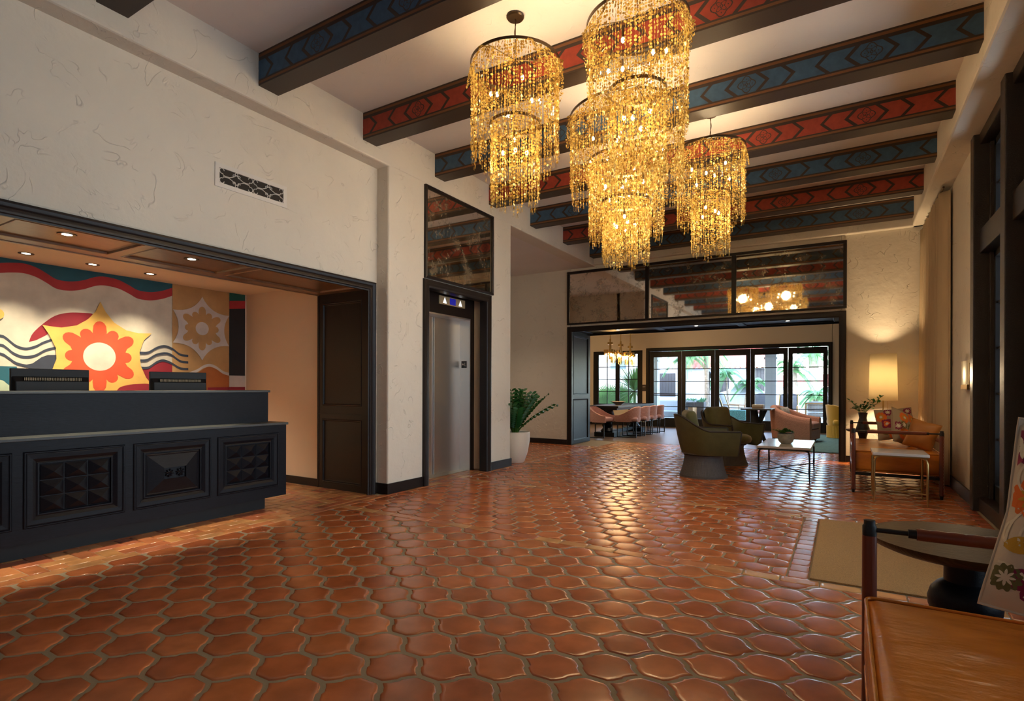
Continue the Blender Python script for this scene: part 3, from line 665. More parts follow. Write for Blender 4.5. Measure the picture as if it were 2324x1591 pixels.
# ------------------------------------------------------------------ wall vent
V = thing('wall_vent', 'white scrollwork air vent high on the plaster wall above the desk', 'vent', (-4.42, 2.928, 2.915))
b = MB(); frame_rect(b, -.338, .338, -.098, .098, [(0, 0), (0, .008), (.03, .010), (.036, .010), (.036, .0)], FX(0)); b.build('frame', M_white, V)
b = MB(); b.box(.0005, .002, -.305, .305, -.065, .065); b.build('duct_opening', M_void, V)
b = MB()
def scroll(cy, cz, r, a0, a1, r1, n=18): return [(.006, cy+(r+(r1-r)*k/n)*cos(a0+(a1-a0)*k/n), cz+(r+(r1-r)*k/n)*sin(a0+(a1-a0)*k/n)) for k in range(n+1)]
for cx in (-.152, .152):
    for sy in (1, -1):
        for sz in (1, -1):
            pts = [(.006, cx+sy*(.15*t), sz*(.042-.040*sin(pi*t*.95)*1.0)) for t in (0, .2, .4, .6)]
            q = [(.006, cx+sy*(.095+.033+.020*cos(a)), sz*(.040+.022*sin(a))) for a in [R(d) for d in range(-110, 190, 20)]]
            b.tube(pts+[(.006, cx+sy*.115, sz*.006)]+q, .0032, 6)
            b.tube(scroll(cx+sy*.022, sz*.030, .013, R(0), R(280), .008, 10), .0028, 6)
        b.tube([(.006, cx+.012*cos(a), sy*.050+.012*sin(a)) for a in [2*pi*k/14 for k in range(14)]], .0032, 6, closed=True)
b.build('scroll_grille', M_white, V, smooth=True)

# ------------------------------------------------------------------ elevator
b = MB(); casing(b, 5.09, 6.325, 0, 2.352, [(0, -.10), (0, .018), (.014, .026), (.03, .034), (.05, .030), (.07, .038), (.095, .032), (.10, 0)], FX(-4.25)); b.build('trim_4', M_wood, smooth=True, **S)
E_ = bpy.data.objects.new('door_1', None); C.objects.link(E_); E_['kind'] = 'structure'; E_.location = (0, 0, 0)
b = MB(); b.box(-4.60, -4.50, 5.05, 6.43, 2.125, 2.45); b.box(-4.60, -4.50, 6.31, 6.43, 0, 2.125); b.box(-4.60, -4.50, 5.05, 5.13, 0, 2.125); b.build('surround', M_wood, E_)
b = MB(); b.box(-4.69, -4.50, 6.295, 6.31, 0, 2.125); b.box(-4.69, -4.50, 5.13, 5.145, 0, 2.125); b.box(-4.69, -4.50, 5.145, 6.295, 2.105, 2.125); b.build('steel_return', M_steel, E_)
b = MB(); b.box(-4.72, -4.695, 5.145, 5.725, .004, 2.105); b.build('sliding_leaf', M_steel, E_)
b = MB(); b.box(-4.70, -4.672, 5.73, 6.295, .004, 2.105); b.build('sliding_leaf', M_steel, E_)
b = MB(); b.box(-4.76, -4.52, 5.0, 6.43, -.004, .003); b.build('sill', M_steel2, E_)
b = MB(); b.box(-4.9, -4.73, 5.0, 6.45, 0, 2.4); b.build('shaft_backing', M_void, E_)
I = thing('elevator_indicator', 'brass elevator indicator with two up arrows and a blue display above the doors', 'elevator indicator', (-4.50, 5.873, 2.305))
b = MB(); b.box(0, .02, -.28, .28, -.055, .055); b.build('plate', mat('satin_brass', (.62, .46, .26), .5, metal=.4), I, bevel=.004)
b = MB(); b.box(.0205, .022, -.065, .065, -.042, .042); b.build('display', M_blue_scr, I)
for s_ in (-.17, .17):
    b = MB(); b.add([(.0205, s_-.04, -.038), (.0205, s_+.04, -.038), (.0205, s_, .044), (.026, s_-.01, -.02)], [(0, 1, 3), (1, 2, 3), (2, 0, 3)]); b.build('up_arrow', M_arrow, I)
P_ = thing('floor_plaque', 'small black plaque with a star and letter L on the steel elevator jamb', 'sign', (-4.598, 6.294, 1.488))
b = MB(); b.box(-.045, .045, -.003, 0, -.048, .048); b.build('plate', M_plaque, P_)
b = MB(); st = [(-.018+.020*(1 if k % 2 == 0 else .42)*cos(pi/2+k*pi/5), .002+.020*(1 if k % 2 == 0 else .42)*sin(pi/2+k*pi/5)) for k in range(10)]
b.add([(x, -.004, z) for x, z in st]+[(-.018, -.004, .002)], [(i, (i+1) % 10, 10) for i in range(10)]); b.box(.012, .017, -.0045, -.003, -.022, .026); b.box(.012, .034, -.0045, -.003, -.022, -.017); b.build('raised_lettering', M_signt, P_)

# ------------------------------------------------------------------ antiqued mirrors
m1 = thing('antique_mirror', 'speckled antique mirror in a dark frame above the elevator doors', 'mirror', (-4.25, 5.745, 2.99))
b = MB(); frame_rect(b, -.735, .735, -.53, .575, [(0, 0), (0, .03), (.022, .036), (.035, .028), (.038, .006)], FX(0)); b.build('frame', M_wood, m1)
b = MB(); b.box(.002, .008, -.70, .70, -.50, .54); b.build('mirror_glass', M_mirror, m1)
m2 = thing('antique_mirror', 'wide three-pane speckled mirror over the opening to the lounge', 'mirror', (0, 10.22, 0))
b = MB(); b.box(-4.85, .03, -.045, 0, 3.47, 3.52); b.box(-4.85, .03, -.045, 0, 2.44, 2.475)
for x0, x1 in ((-4.85, -4.80), (-3.225, -3.155), (-1.69, -1.615), (-.02, .03)): b.box(x0, x1, -.045, 0, 2.475, 3.47)
b.build('frame', M_wood, m2, bevel=.006, fix=False)
for x0, x1 in ((-4.80, -3.225), (-3.155, -1.69), (-1.615, -.02)): b = MB(); b.box(x0, x1, -.018, -.010, 2.475, 3.47); b.build('mirror_pane', M_mirror, m2)

# ------------------------------------------------------------------ far opening
CAS2 = [(0, -.02), (0, .018), (.016, .028), (.04, .034), (.06, .03), (.09, .04), (.10, .03), (.10, 0)]
b = MB(); casing(b, -4.75, -.075, 0, 2.30, CAS2, FY(10.22)); b.build('trim_5', M_wood, smooth=True, **S)
def FXl(x): return Matrix(((0, 0, 1, x), (1, 0, 0, 0), (0, 1, 0, 0), (0, 0, 0, 1)))
b = MB(); panelled(b, [(10.33, 11.10, .07, .93), (10.33, 11.10, 1.02, 2.24)], 10.22, 11.20, 0, 2.33, FX(-4.785)); b.box(-4.79, -4.764, 10.25, 11.2, .965, .98)
b.build('trim_6', M_woodd, **S)
def FXn(x): return Matrix(((0, 0, -1, x), (1, 0, 0, 0), (0, 1, 0, 0), (0, 0, 0, 1)))
b = MB(); panelled(b, [(10.33, 11.10, .07, .93), (10.33, 11.10, 1.02, 2.24)], 10.22, 11.20, 0, 2.33, FXn(-.05)); b.build('trim_7', M_woodd, **S)
b = MB()
def FDx(z): return Matrix(((1, 0, 0, 0), (0, 1, 0, 0), (0, 0, -1, z), (0, 0, 0, 1)))
panelled(b, [(-4.66, -3.20, 10.33, 11.08), (-3.10, -1.68, 10.33, 11.08), (-1.58, -.14, 10.33, 11.08)], -4.79, -.045, 10.22, 11.2, FDx(2.345)); b.box(-4.79, -.045, 11.18, 11.2, 2.30, 2.36)
b.build('trim_8', M_woodd, **S)
for i, (x, n) in enumerate(((-3.95, 'left soffit panel'), (-2.4, 'middle soffit panel'), (-.85, 'right soffit panel'))):
    downlight(x, 10.7, 2.343, 'small recessed light in the %s of the lounge opening' % n, 0 if i else 12, grp='lights in the lounge opening soffit')

# ------------------------------------------------------------------ garden wall: window, folding doors, exit sign
def leaf(name, x0, x1, z0, z1, y, gx0, gx1, gz0, gz1, bars, vbars=(), parent=None, mat_=None, props=None):
    """glazed leaf: frame, bars and one pane"""
    b = MB(); M_ = mat_ or M_black
    b.box(x0, gx0, y, y+.06, z0, z1); b.box(gx1, x1, y, y+.06, z0, z1); b.box(gx0, gx1, y, y+.06, z0, gz0); b.box(gx0, gx1, y, y+.06, gz1, z1)
    for z in bars: b.box(gx0, gx1, y+.015, y+.045, z-.011, z+.011)
    for x in vbars: b.box(x-.011, x+.011, y+.015, y+.045, gz0, gz1)
    r = b.build(name, M_, parent, fix=False, **(props or {}))
    g_ = MB(); g_.box(gx0, gx1, y+.028, y+.032, gz0, gz1); g_.build('pane', M_glass, r)
    return r
b = MB(); casing(b, -5.05, -.36, 0, 2.26, [(0, -.05), (0, .02), (.02, .035), (.05, .03), (.075, .04), (.10, .03), (.10, 0)], FY(16.4)); b.build('trim_9', M_black, smooth=True, **S)
DB = [.606+.003, .985, 1.358, 1.724]
edges = [-5.05, -4.10, -3.16, -2.222, -1.292, -.36]
panes = [(-4.925, -4.215), (-3.985, -3.273), (-3.045, -2.336), (-2.111, -1.406), (-1.179, -.474)]
for i in range(5):
    d = leaf('door_%d' % (i+2), edges[i]+.004, edges[i+1]-.004, .01, 2.255, 16.42, panes[i][0], panes[i][1], .267, 2.083, DB, props=S)
    if i in (0,):
        b = MB(); b.box(-4.95, -4.16, 16.385, 16.41, .93, .955); b.build('push_bar', M_black, d)
        b = MB(); b.box(-4.80, -4.45, 16.39, 16.42, 2.13, 2.15); b.build('door_closer', M_black, d)
    if i == 3: b = MB(); b.box(-1.33, -1.315, 16.39, 16.42, 1.0, 1.16); b.build('door_handle', M_iron, d)
b = MB(); b.box(-5.15, -.26, 16.40, 16.55, -.01, .012); b.build('trim_10', M_black, **S)
leaf('window_1', -6.88, -6.08, .55, 2.31, 16.42, -6.71, -6.14, .66, 2.20, [.66+.385, .66+.77, .66+1.155], (-6.425,), props=S)
leaf('window_2', -6.07, -5.27, .55, 2.31, 16.42, -6.01, -5.43, .66, 2.20, [.66+.385, .66+.77, .66+1.155], (-5.72,), props=S)
X_ = thing('exit_sign', 'small brown EXIT plate on the wall between the window and the doors', 'sign', (-5.215, 16.395, 1.16))
b = MB(); b.box(-.055, .055, -.004, .005, -.10, .10); b.build('plate', M_signb, X_)
cu = bpy.data.curves.new('lettering', 'FONT'); cu.body = 'EXIT'; cu.size = .042; cu.align_x = 'CENTER'; cu.extrude = .0005; cu.materials.append(M_signt)
to = bpy.data.objects.new('lettering', cu); C.objects.link(to); to.parent = X_; to.location = (0, -.006, .02); to.rotation_euler = (R(90), 0, 0)
bpy.context.view_layer.update(); tm = bpy.data.meshes.new_from_object(to); tn = bpy.data.objects.new('lettering', tm); C.objects.link(tn); tn.parent = X_; tn.location = to.location; tn.rotation_euler = to.rotation_euler; bpy.data.objects.remove(to)

# ------------------------------------------------------------------ timber window wall on the right
def timber_bay(y0, y1, n):
    """glazed bay between two timber posts: y0 near, y1 far"""
    b = MB(); b.box(1.10, 1.34, y0, y1, 0, .13); b.box(1.10, 1.34, y0, y1, 2.46, 2.68); b.box(1.10, 1.34, y0, y1, 3.50, 3.62)
    for z0, z1 in ((.13, 2.46), (2.68, 3.50)):
        b.box(1.17, 1.30, y0, y0+.05, z0, z1); b.box(1.17, 1.30, y1-.05, y1, z0, z1)
    r = b.build('window_%d' % n, M_timber, bevel=.006, fix=False, **S)
    for z0, z1, nb in ((.13, 2.46, 5), (2.68, 3.50, 2)):
        c = MB(); a0, a1 = y0+.05, y1-.05; ym = (a0+a1)/2; bt = .14 if nb == 5 else .05
        c.box(1.20, 1.26, a0, a0+.06, z0, z1); c.box(1.20, 1.26, a1-.06, a1, z0, z1); c.box(1.20, 1.26, ym-.035, ym+.035, z0, z1)
        c.box(1.20, 1.26, a0, a1, z0, z0+bt); c.box(1.20, 1.26, a0, a1, z1-.06, z1)
        for k in range(1, nb): z = z0+bt+(z1-.06-z0-bt)*k/nb; c.box(1.215, 1.245, a0, a1, z-.01, z+.01)
        for yy in ((a0+.06+ym-.035)/2, (a1-.06+ym+.035)/2): c.box(1.215, 1.245, yy-.01, yy+.01, z0, z1)
        s_ = c.build('sash', M_black, r, fix=False)
        g_ = MB(); g_.box(1.228, 1.232, a0, a1, z0, z1); g_.build('pane', M_glass, s_)
yy = 6.95; n = 10
while yy > -1.5:
    b = MB(); b.box(1.055, 1.34, yy-.15, yy, 0, 3.61); b.build('window_%d' % n, M_timber, bevel=.008, **S); n += 1
    timber_bay(yy-1.21, yy-.15, n); n += 1; yy -= 1.21
b = MB(); b.box(1.055, 1.34, yy-.15, yy, 0, 3.61); b.build('window_%d' % n, M_timber, bevel=.008, **S)
b = MB(); b.box(1.05, 1.35, yy-1.0, yy-.15, 0, 3.7); b.build('wall_right', M_plaster, **S)
# walls and roofs added out of view to keep sky off the windows
b = MB(); b.box(3.6, 3.8, -5.2, 12, -.1, 4); b.box(1.3, 3.8, -5.2, 12, 3.7, 3.9); b.box(-7, 3.8, -5.2, -5, -.1, 4); b.box(-7, 3.8, -5.2, -2.66, 4.0, 4.2); b.build('wall_sky_blocker', mat('sky_blocker_dark', (.10, .08, .06), .9), **S)
b = MB(); b.box(1.35, 6, -3, 12, -.12, -.02); b.build('floor', M_stone, **S)

# ------------------------------------------------------------------ curtain
def curt(u, v):
    y = 8.26+1.92*u; z = .015+3.52*v; pinch = .6+.4*(1-v)
    x = 1.0 + .045*sin(u*2*pi*9+.8*sin(3*u*6))*pinch + .015*sin(u*2*pi*21)*pinch
    if u < .07: x += (1.075-x)*(1-u/.07)**2
    return (x, y+.02*sin(u*2*pi*9+1.5), z)
b = MB(); b.grid(curt, 220, 14)
CU = b.build('curtain', M_curtain, smooth='all', **tag('floor-length beige linen curtain bunched at the end of the window wall', 'curtain'))
so = CU.modifiers.new('thick', 'SOLIDIFY'); so.thickness = .004
b = MB(); b.tube([(1.0, 8.2, 3.55), (1.0, 10.2, 3.55)], .012, 8); b.build('curtain_rail', M_bronze, CU)
SC = thing('wall_sconce', 'flat brass and cream wall sconce on the plaster beside the timber window', 'sconce', (1.10, 7.24, 1.31))
b = MB(); b.box(-.045, -.03, -.17, .17, -.145, .145); b.build('shade', M_shade, SC, bevel=.003)
b = MB(); b.box(-.03, 0, -.13, .13, -.12, .12); b.box(-.05, -.028, -.172, .172, -.15, -.10); b.build('bracket', M_brass, SC, bevel=.002)
light('sconce_light', 'POINT', (1.02, 7.24, 1.31), 3.5, (1, .75, .45), shadow_soft_size=.05)
# ------------------------------------------------------------------ shared shapes
def rbox(mb, c, h, r, n=(10, 10, 5), puff=0., M=None, top_only=False):
    fr = {}; v = []; f = []
    def vid(i, j, k):
        if (i, j, k) in fr: return fr[(i, j, k)]
        p = [-1+2*i/n[0], -1+2*j/n[1], -1+2*k/n[2]]
        # denser near the edges
        p = [math.copysign(1-(1-abs(a))**1.0, a) for a in p]
        P = Vector((p[0]*h[0], p[1]*h[1], p[2]*h[2])); q = Vector([max(-(hh-r), min(hh-r, a)) for a, hh in zip(P, h)])
        d = P-q
        if d.length > 1e-9: P = q+d.normalized()*r
        w_ = (1-p[0]**2)*(1-p[1]**2)
        if k == n[2]: P.z += puff*w_**.6
        elif k == 0 and not top_only: P.z -= puff*w_**.6
        fr[(i, j, k)] = len(v); v.append((c[0]+P.x, c[1]+P.y, c[2]+P.z)); return len(v)-1
    for i in range(n[0]):
        for j in range(n[1]):
            f.append((vid(i, j, 0), vid(i, j+1, 0), vid(i+1, j+1, 0), vid(i+1, j, 0))); f.append((vid(i, j, n[2]), vid(i+1, j, n[2]), vid(i+1, j+1, n[2]), vid(i, j+1, n[2])))
    for i in range(n[0]):
        for k in range(n[2]):
            f.append((vid(i, 0, k), vid(i+1, 0, k), vid(i+1, 0, k+1), vid(i, 0, k+1))); f.append((vid(i, n[1], k), vid(i, n[1], k+1), vid(i+1, n[1], k+1), vid(i+1, n[1], k)))
    for j in range(n[1]):
        for k in range(n[2]):
            f.append((vid(0, j, k), vid(0, j, k+1), vid(0, j+1, k+1), vid(0, j+1, k))); f.append((vid(n[0], j, k), vid(n[0], j+1, k), vid(n[0], j+1, k+1), vid(n[0], j, k+1)))
    return mb.add(v, f, M)

def pillow(name, label, group, size, loc, rot, flowers=(), base=None, thick=.075, mats=None, piping=None, seed=1, vines=False):
    """square cushion in its own frame: x width, z height, front faces -y; loc is the centre"""
    o = thing(name, label, 'cushion', loc, 0, group); o.rotation_euler = rot
    w_, h_ = size[0]/2, size[1]/2
    def sf(u, v, side=-1, off=0.):
        t = max(0., (1-abs(u)**2.6))**.55*max(0., (1-abs(v)**2.6))**.55
        k = 1-.07*(1-abs(u))*abs(v)**4 ; k2 = 1-.07*(1-abs(v))*abs(u)**4
        return (u*w_*k2*(1-.05*(1-v*v)*0), side*(thick*t+off)+.004*sin(7*u+seed)*cos(6*v), v*h_*k)
    mb = MB(); N = 22
    for side in (-1, 1): mb.grid(lambda a, b: sf(-1+2*a, -1+2*b, side), N, N)
    mm_ = [base or M_linen]+(mats or [])
    rr = random.Random(seed)
    def petal(cu, cv, a, r0, r1, wd, mi, e):
        mb.mi = mi; L = []; Rr = []
        for k in range(5):
            t = k/4; r = r0+(r1-r0)*t; ww = wd*sin(pi*min(.97, .12+.8*t))
            L.append((cu+r*cos(a)-ww*sin(a), cv+r*sin(a)+ww*cos(a))); Rr.append((cu+r*cos(a)+ww*sin(a), cv+r*sin(a)-ww*cos(a)))
        P = [sf(max(-.97, min(.97, u)), max(-.97, min(.97, v)), -1, e) for u, v in L+Rr]
        mb.add(P, [(i, i+1, 6+i, 5+i) for i in range(4)])
    for (cu, cv, r, kind) in flowers:
        a0 = rr.uniform(0, 1)
        if kind in ('o', 'p', 'g'):
            mi = {'o': 1, 'p': 3, 'g': 4}[kind]; np_ = 12 if kind != 'p' else 9
            for k in range(np_): petal(cu, cv, a0+2*pi*k/np_, r*.25, r, r*(.30 if kind != 'g' else .27), mi, .0012)
            for k in range(8): petal(cu, cv, a0+2*pi*k/8, r*.12, r*.6, r*.10, 2 if kind == 'o' else 5, .0024)
            mb.mi = 5
            for k in range(10): petal(cu, cv, a0+2*pi*k/10, 0, r*.26, r*.06, 5, .0034)
        elif kind in ('t', 'l'):
            for k in (-.38, 0, .38): petal(cu, cv, a0*3+k, 0, r, r*.22, 2 if kind == 't' else 4, .0014)
        elif kind == 'd':
            for q, mi in ((1., 3), (.62, 1), (.3, 5)):
                for k in range(4): petal(cu, cv, pi/4+k*pi/2, 0, r*q, r*q*.55, mi, .0012+.001*(1-q))
        elif kind == 'v':
            pts = [(cu+r*t*cos(a0*6+1.3*t), cv+r*t*sin(a0*6+1.3*t)) for t in [k/10 for k in range(11)]]
            mb.mi = 5
            for i in range(10):
                (x0, y0), (x1, y1) = pts[i], pts[i+1]; d = Vector((x1-x0, y1-y0)); d = Vector((-d.y, d.x)).normalized()*.012
                q = [sf(max(-.98, min(.98, a)), max(-.98, min(.98, b)), -1, .0010) for a, b in ((x0+d.x, y0+d.y), (x1+d.x, y1+d.y), (x1-d.x, y1-d.y), (x0-d.x, y0-d.y))]
                mb.add(q, [(0, 1, 2, 3)])
    mb.build('cover', mm_, o, smooth='all', fix=False)
    mb = MB(); edge = [(u, -1) for u in [-1+k/10 for k in range(20)]]+[(1, u) for u in [-1+k/10 for k in range(20)]]+[(-u, 1) for u in [-1+k/10 for k in range(20)]]+[(-1, -u) for u in [-1+k/10 for k in range(20)]]
    mb.tube([sf(u, v) for u, v in edge], .0045, 6, closed=True); mb.build('piping', piping or base or M_linen, o, smooth='all')
    return o
M_linen = mat('natural_linen', (.62, .54, .43), .9, bump=.3, bscale=300, bdist=.001)
EM = [mat('thread_orange', (.75, .16, .02), .8), mat('thread_gold', (.55, .32, .03), .8), mat('thread_plum', (.22, .01, .06), .8), mat('thread_olive', (.13, .12, .04), .8), mat('thread_cream', (.72, .66, .52), .8)]

def leafmesh(mb, p, d, up, L, W, fold=.15):
    d = Vector(d).normalized(); up = Vector(up); s = d.cross(up).normalized(); n_ = s.cross(d).normalized(); p = Vector(p); V_ = []
    for t, w_ in ((0, .08), (.3, .9), (.6, 1), (.85, .55), (1, .02)):
        q = p+d*(L*t)-n_*(L*.18*t*t); V_ += [q-s*(W*w_)+n_*(W*w_*fold), q, q+s*(W*w_)+n_*(W*w_*fold)]
    mb.add(V_, [(3*i+k, 3*i+k+1, 3*i+k+4, 3*i+k+3) for i in range(4) for k in (0, 1)])

# ------------------------------------------------------------------ chandeliers
def chandelier(name, label, tiers, seed, hook=3.62, ceil=3.99, bulbs=()):
    """tiers = [(radius, ring height, lowest end, strands)] in room heights; origin at the ceiling"""
    rr = random.Random(seed); t = thing(name, label, 'chandelier', (0, 0, ceil), 0, 'capiz chandeliers')
    b = MB(); b.lathe([(.0, -.002), (.065, -.002), (.068, -.012), (.06, -.022), (.0, -.024)][1:4]+[(.001, -.024)], 24); b.build('canopy', M_bronze, t, smooth=True)
    b = MB(); zt = hook-ceil
    z = -.03; k = 0
    b.tube([(0, 0, -.02), (0, 0, zt+.09)], .004, 6); b.tube([(.006*sin(i*1.1), .006*cos(i*.9), -.02+(zt+.10)*i/10) for i in range(11)], .0025, 5)
    for i in range(2): b.tube([((.014 if i % 2 else 0)*cos(a), (0 if i % 2 else .014)*cos(a), zt+.07-.028*i+.018*sin(a)) for a in [2*pi*q/12 for q in range(12)]], .0028, 6, closed=True)
    b.build('hanging_rod', M_bronze, t, smooth=True)
    for (Rd, zr, zl, ns) in tiers:
        zr -= ceil; zl -= ceil
        b = MB(); b.lathe([(Rd, 0), (Rd+.006, 0), (Rd+.006, -.022), (Rd, -.022), (Rd, 0)], 56, Matrix.Translation((0, 0, zr)), cap=False)
        for k in range(3): a = k*2*pi/3+.4; b.tube([(Rd*cos(a), Rd*sin(a), zr-.01), (0, 0, zr+.03)], .004, 5)
        b.build('ring_frame', M_bronze, t, smooth=True)
        b = MB()
        def disc(x, y, z, az, r1, r2, tilt):
            u = Vector((-sin(az), cos(az), 0)); n_ = Vector((cos(az), sin(az), 0)); v_ = (Vector((0, 0, 1))*cos(tilt)+n_*sin(tilt)); c_ = Vector((x, y, z))
            b.add([c_+u*(r1*cos(2*pi*k/7))+v_*(r2*sin(2*pi*k/7)) for k in range(7)], [(0, 1, 2, 3, 4, 5, 6)])
        for s_ in range(ns):
            a = 2*pi*(s_+rr.uniform(-.3, .3))/ns; rad = Rd-.004+rr.uniform(-.012, .004)
            ln = (zr-.02-zl)*(.80+.20*abs(sin(a*4+seed))**.7)*rr.uniform(.90, 1.0)
            zz = zr-.02; big = rr.random() < .65; x, y = rad*cos(a), rad*sin(a); end = zz-ln
            while zz > end:
                if big: r1 = rr.uniform(.0075, .0105); r2 = r1*rr.uniform(.95, 1.25)
                else: r1 = rr.uniform(.003, .0045); r2 = rr.uniform(.010, .016)
                disc(x+rr.uniform(-.002, .002), y+rr.uniform(-.002, .002), zz-r2, a+rr.gauss(0, .8), r1, r2, rr.gauss(0, .2)); zz -= 2*r2+.0035
            for q in (-1, 0, 1):
                d = Vector((-sin(a), cos(a), 0))*(q*.010); c_ = Vector((x, y, zz)); w_ = Vector((-sin(a), cos(a), 0))*.0012
                b.add([c_-w_, c_+w_, c_+d+Vector((0, 0, -.036))+w_, c_+d+Vector((0, 0, -.036))-w_], [(0, 1, 2, 3)])
            b.add([(x-.0006, y, zr-.02), (x+.0006, y, zr-.02), (x+.0006, y, zz), (x-.0006, y, zz)], [(0, 1, 2, 3)])
        o = b.build('bead_strands', M_shell, t, fix=False); o['kind'] = 'stuff'
        if Rd > .3:
            b = MB(); nsw = 6 if Rd < .4 else 9
            for g_ in range(nsw):
                a0, a1 = 2*pi*g_/nsw+.3, 2*pi*(g_+1)/nsw+.3
                for q in range(8):
                    dip = .05+.022*q+rr.uniform(0, .012); rad = Rd+.006+.003*q+rr.uniform(0, .008)
                    m_ = int(Rd*2*pi/nsw/.0155)
                    for k in range(m_):
                        tt = (k+.5)/m_; a = a0+(a1-a0)*tt; z = zr-.012-dip*(1-(2*tt-1)**2)-rr.uniform(0, .004)
                        disc(rad*cos(a), rad*sin(a), z, a+rr.gauss(0, .5), rr.uniform(.006, .0095), rr.uniform(.005, .009), rr.gauss(0, .35))
            o = b.build('bead_swags', M_shell, t, fix=False); o['kind'] = 'stuff'
    for (bx, by, bz) in bulbs:
        b = MB(); b.ball((bx, by, bz-ceil), .0125, 8, 6, sc=(1, 1, 1.5)); b.mi = 1; b.tube([(bx, by, bz-ceil+.017), (bx, by, bz-ceil+.07)], .008, 6); b.build('bulb', [M_light, M_bronze], t, smooth=True)
    return t
def ringb(n, r, z, a0=0, dz=0): return [(r*cos(a0+2*pi*k/n), r*sin(a0+2*pi*k/n), z+(dz if k % 2 else 0)) for k in range(n)]
small = chandelier('chandelier', 'two-tier amber shell chandelier hanging on the left, from a bronze ceiling canopy', [(.335, 3.625, 2.85, 100), (.19, 3.17, 2.55, 56)], 3,
                   bulbs=ringb(6, .19, 3.32, .3, .10)+ringb(4, .09, 2.95, .5, .06))
big = chandelier('chandelier', 'large three-tier amber shell chandelier in the centre, reaching lowest of all', [(.50, 3.60, 2.86, 140), (.335, 3.20, 2.50, 100), (.215, 2.84, 2.30, 60)], 8,
                 bulbs=ringb(8, .33, 3.25, .1, .10)+ringb(6, .19, 2.90, .7, .06)+ringb(4, .08, 2.62, .2, .06))
CH = [(small, -2.145, 3.58)]
c2 = dup(small, (-1.20, 3.60, 3.99), 1.1, label='two-tier amber shell chandelier nearest the camera, its ring near the top photo edge')
c3 = dup(small, (-1.185, 5.90, 3.99), 2.3, label='two-tier amber shell chandelier hanging on the right, smallest looking, under the red beam')
c4 = dup(small, (-2.145, 5.90, 3.99), 4.0, label='two-tier amber shell chandelier mostly hidden behind the large three-tier one')
small.location = (-2.145, 3.58, 3.99); big.location = (-1.68, 4.74, 3.99)
for (x, y) in ((-2.145, 3.58), (-1.20, 3.60), (-1.185, 5.90), (-2.145, 5.90)):
    light('chandelier_glow', 'POINT', (x, y, 3.36), 16, (1, .72, .40), shadow_soft_size=.09); light('chandelier_glow', 'POINT', (x, y, 2.88), 8, (1, .72, .40), shadow_soft_size=.07)
for z, p in ((3.28, 24), (2.9, 11), (2.6, 7)): light('chandelier_glow', 'POINT', (-1.68, 4.74, z), p, (1, .72, .40), shadow_soft_size=.09)

# dining chandelier: three rods of clustered glass jars
DC = thing('dining_chandelier', 'linear brass chandelier of clear glass jar lights hanging over the dining table', 'chandelier', (-5.0, 13.75, 3.0))
rr = random.Random(5)
for dy in (-.75, 0, .75):
    b = MB(); b.tube([(0, dy, 0), (0, dy, -.62)], .010, 6); b.tube([(0, dy, -.62), (0, dy, -.70)], .022, 8); b.lathe([(.07, -.76), (.07, -.70), (.03, -.69)], 16, Matrix.Translation((0, dy, 0)))
    b.tube([(0, dy, -.75), (0, dy, -1.12)], .03, 8); b.build('rod', M_brass, DC, smooth=True)
b = MB(); b.box(-.015, .015, -.95, .95, -1.0, -.97); b.build('crossbar', M_brass, DC)
for k in range(12):
    y = -.95+1.9*k/11; x = (.10, -.10, .02)[k % 3]; z = -1.06+rr.uniform(-.02, .02)
    b = MB(); b.lathe([(.055, .16), (.057, .0), (.052, -.13), (.03, -.165), (.002, -.17)], 16, Matrix.Translation((x, y, z)), cap=False); b.build('glass_jar', M_tint, DC, smooth=True)
    b = MB(); b.lathe([(.060, .10), (.060, .165), (.02, .165)], 16, Matrix.Translation((x, y, z)), cap=False); b.lathe([(.018, .16), (.018, .07), (.002, .06)], 10, Matrix.Translation((x, y, z))); b.tube([(x, y, z+.12), (0, y, z+.09)], .006, 5); b.build('socket', M_brass, DC, smooth=True)
    b = MB(); b.ball((x, y, z+.03), .028, 8, 6, sc=(1, 1, 1.5)); b.build('bulb', M_light, DC, smooth=True)
for y in (13.1, 13.75, 14.4): light('dining_glow', 'POINT', (-5.0, y, 1.95), 40, (1, .68, .36), shadow_soft_size=.1)

for (x, y) in ((-3.3, 12.4), (-1.2, 12.4), (-3.3, 14.8), (-1.2, 14.8)):  # unseen ceiling lights added to brighten the lounge
    downlight(x, y, 2.998, 'added unseen downlight in the lounge ceiling over the ' + {(-3.3, 12.4): 'middle of the opening', (-1.2, 12.4): 'marble table side', (-3.3, 14.8): 'third garden door', (-1.2, 14.8): 'pink club chair'}[(x, y)], 150, (1, .84, .66), 'added lounge ceiling downlights', r=.06)
downlight(-5.6, 8.7, 3.577, 'round downlight in the plaster alcove ceiling behind the pier', 70, (1, .88, .70), r=.06)
light('near_fill', 'POINT', (-1.7, -.9, 3.1), 5, (1, .72, .45), shadow_soft_size=.15)  # bare lamp without fixture, added to lift the near end and its reflections
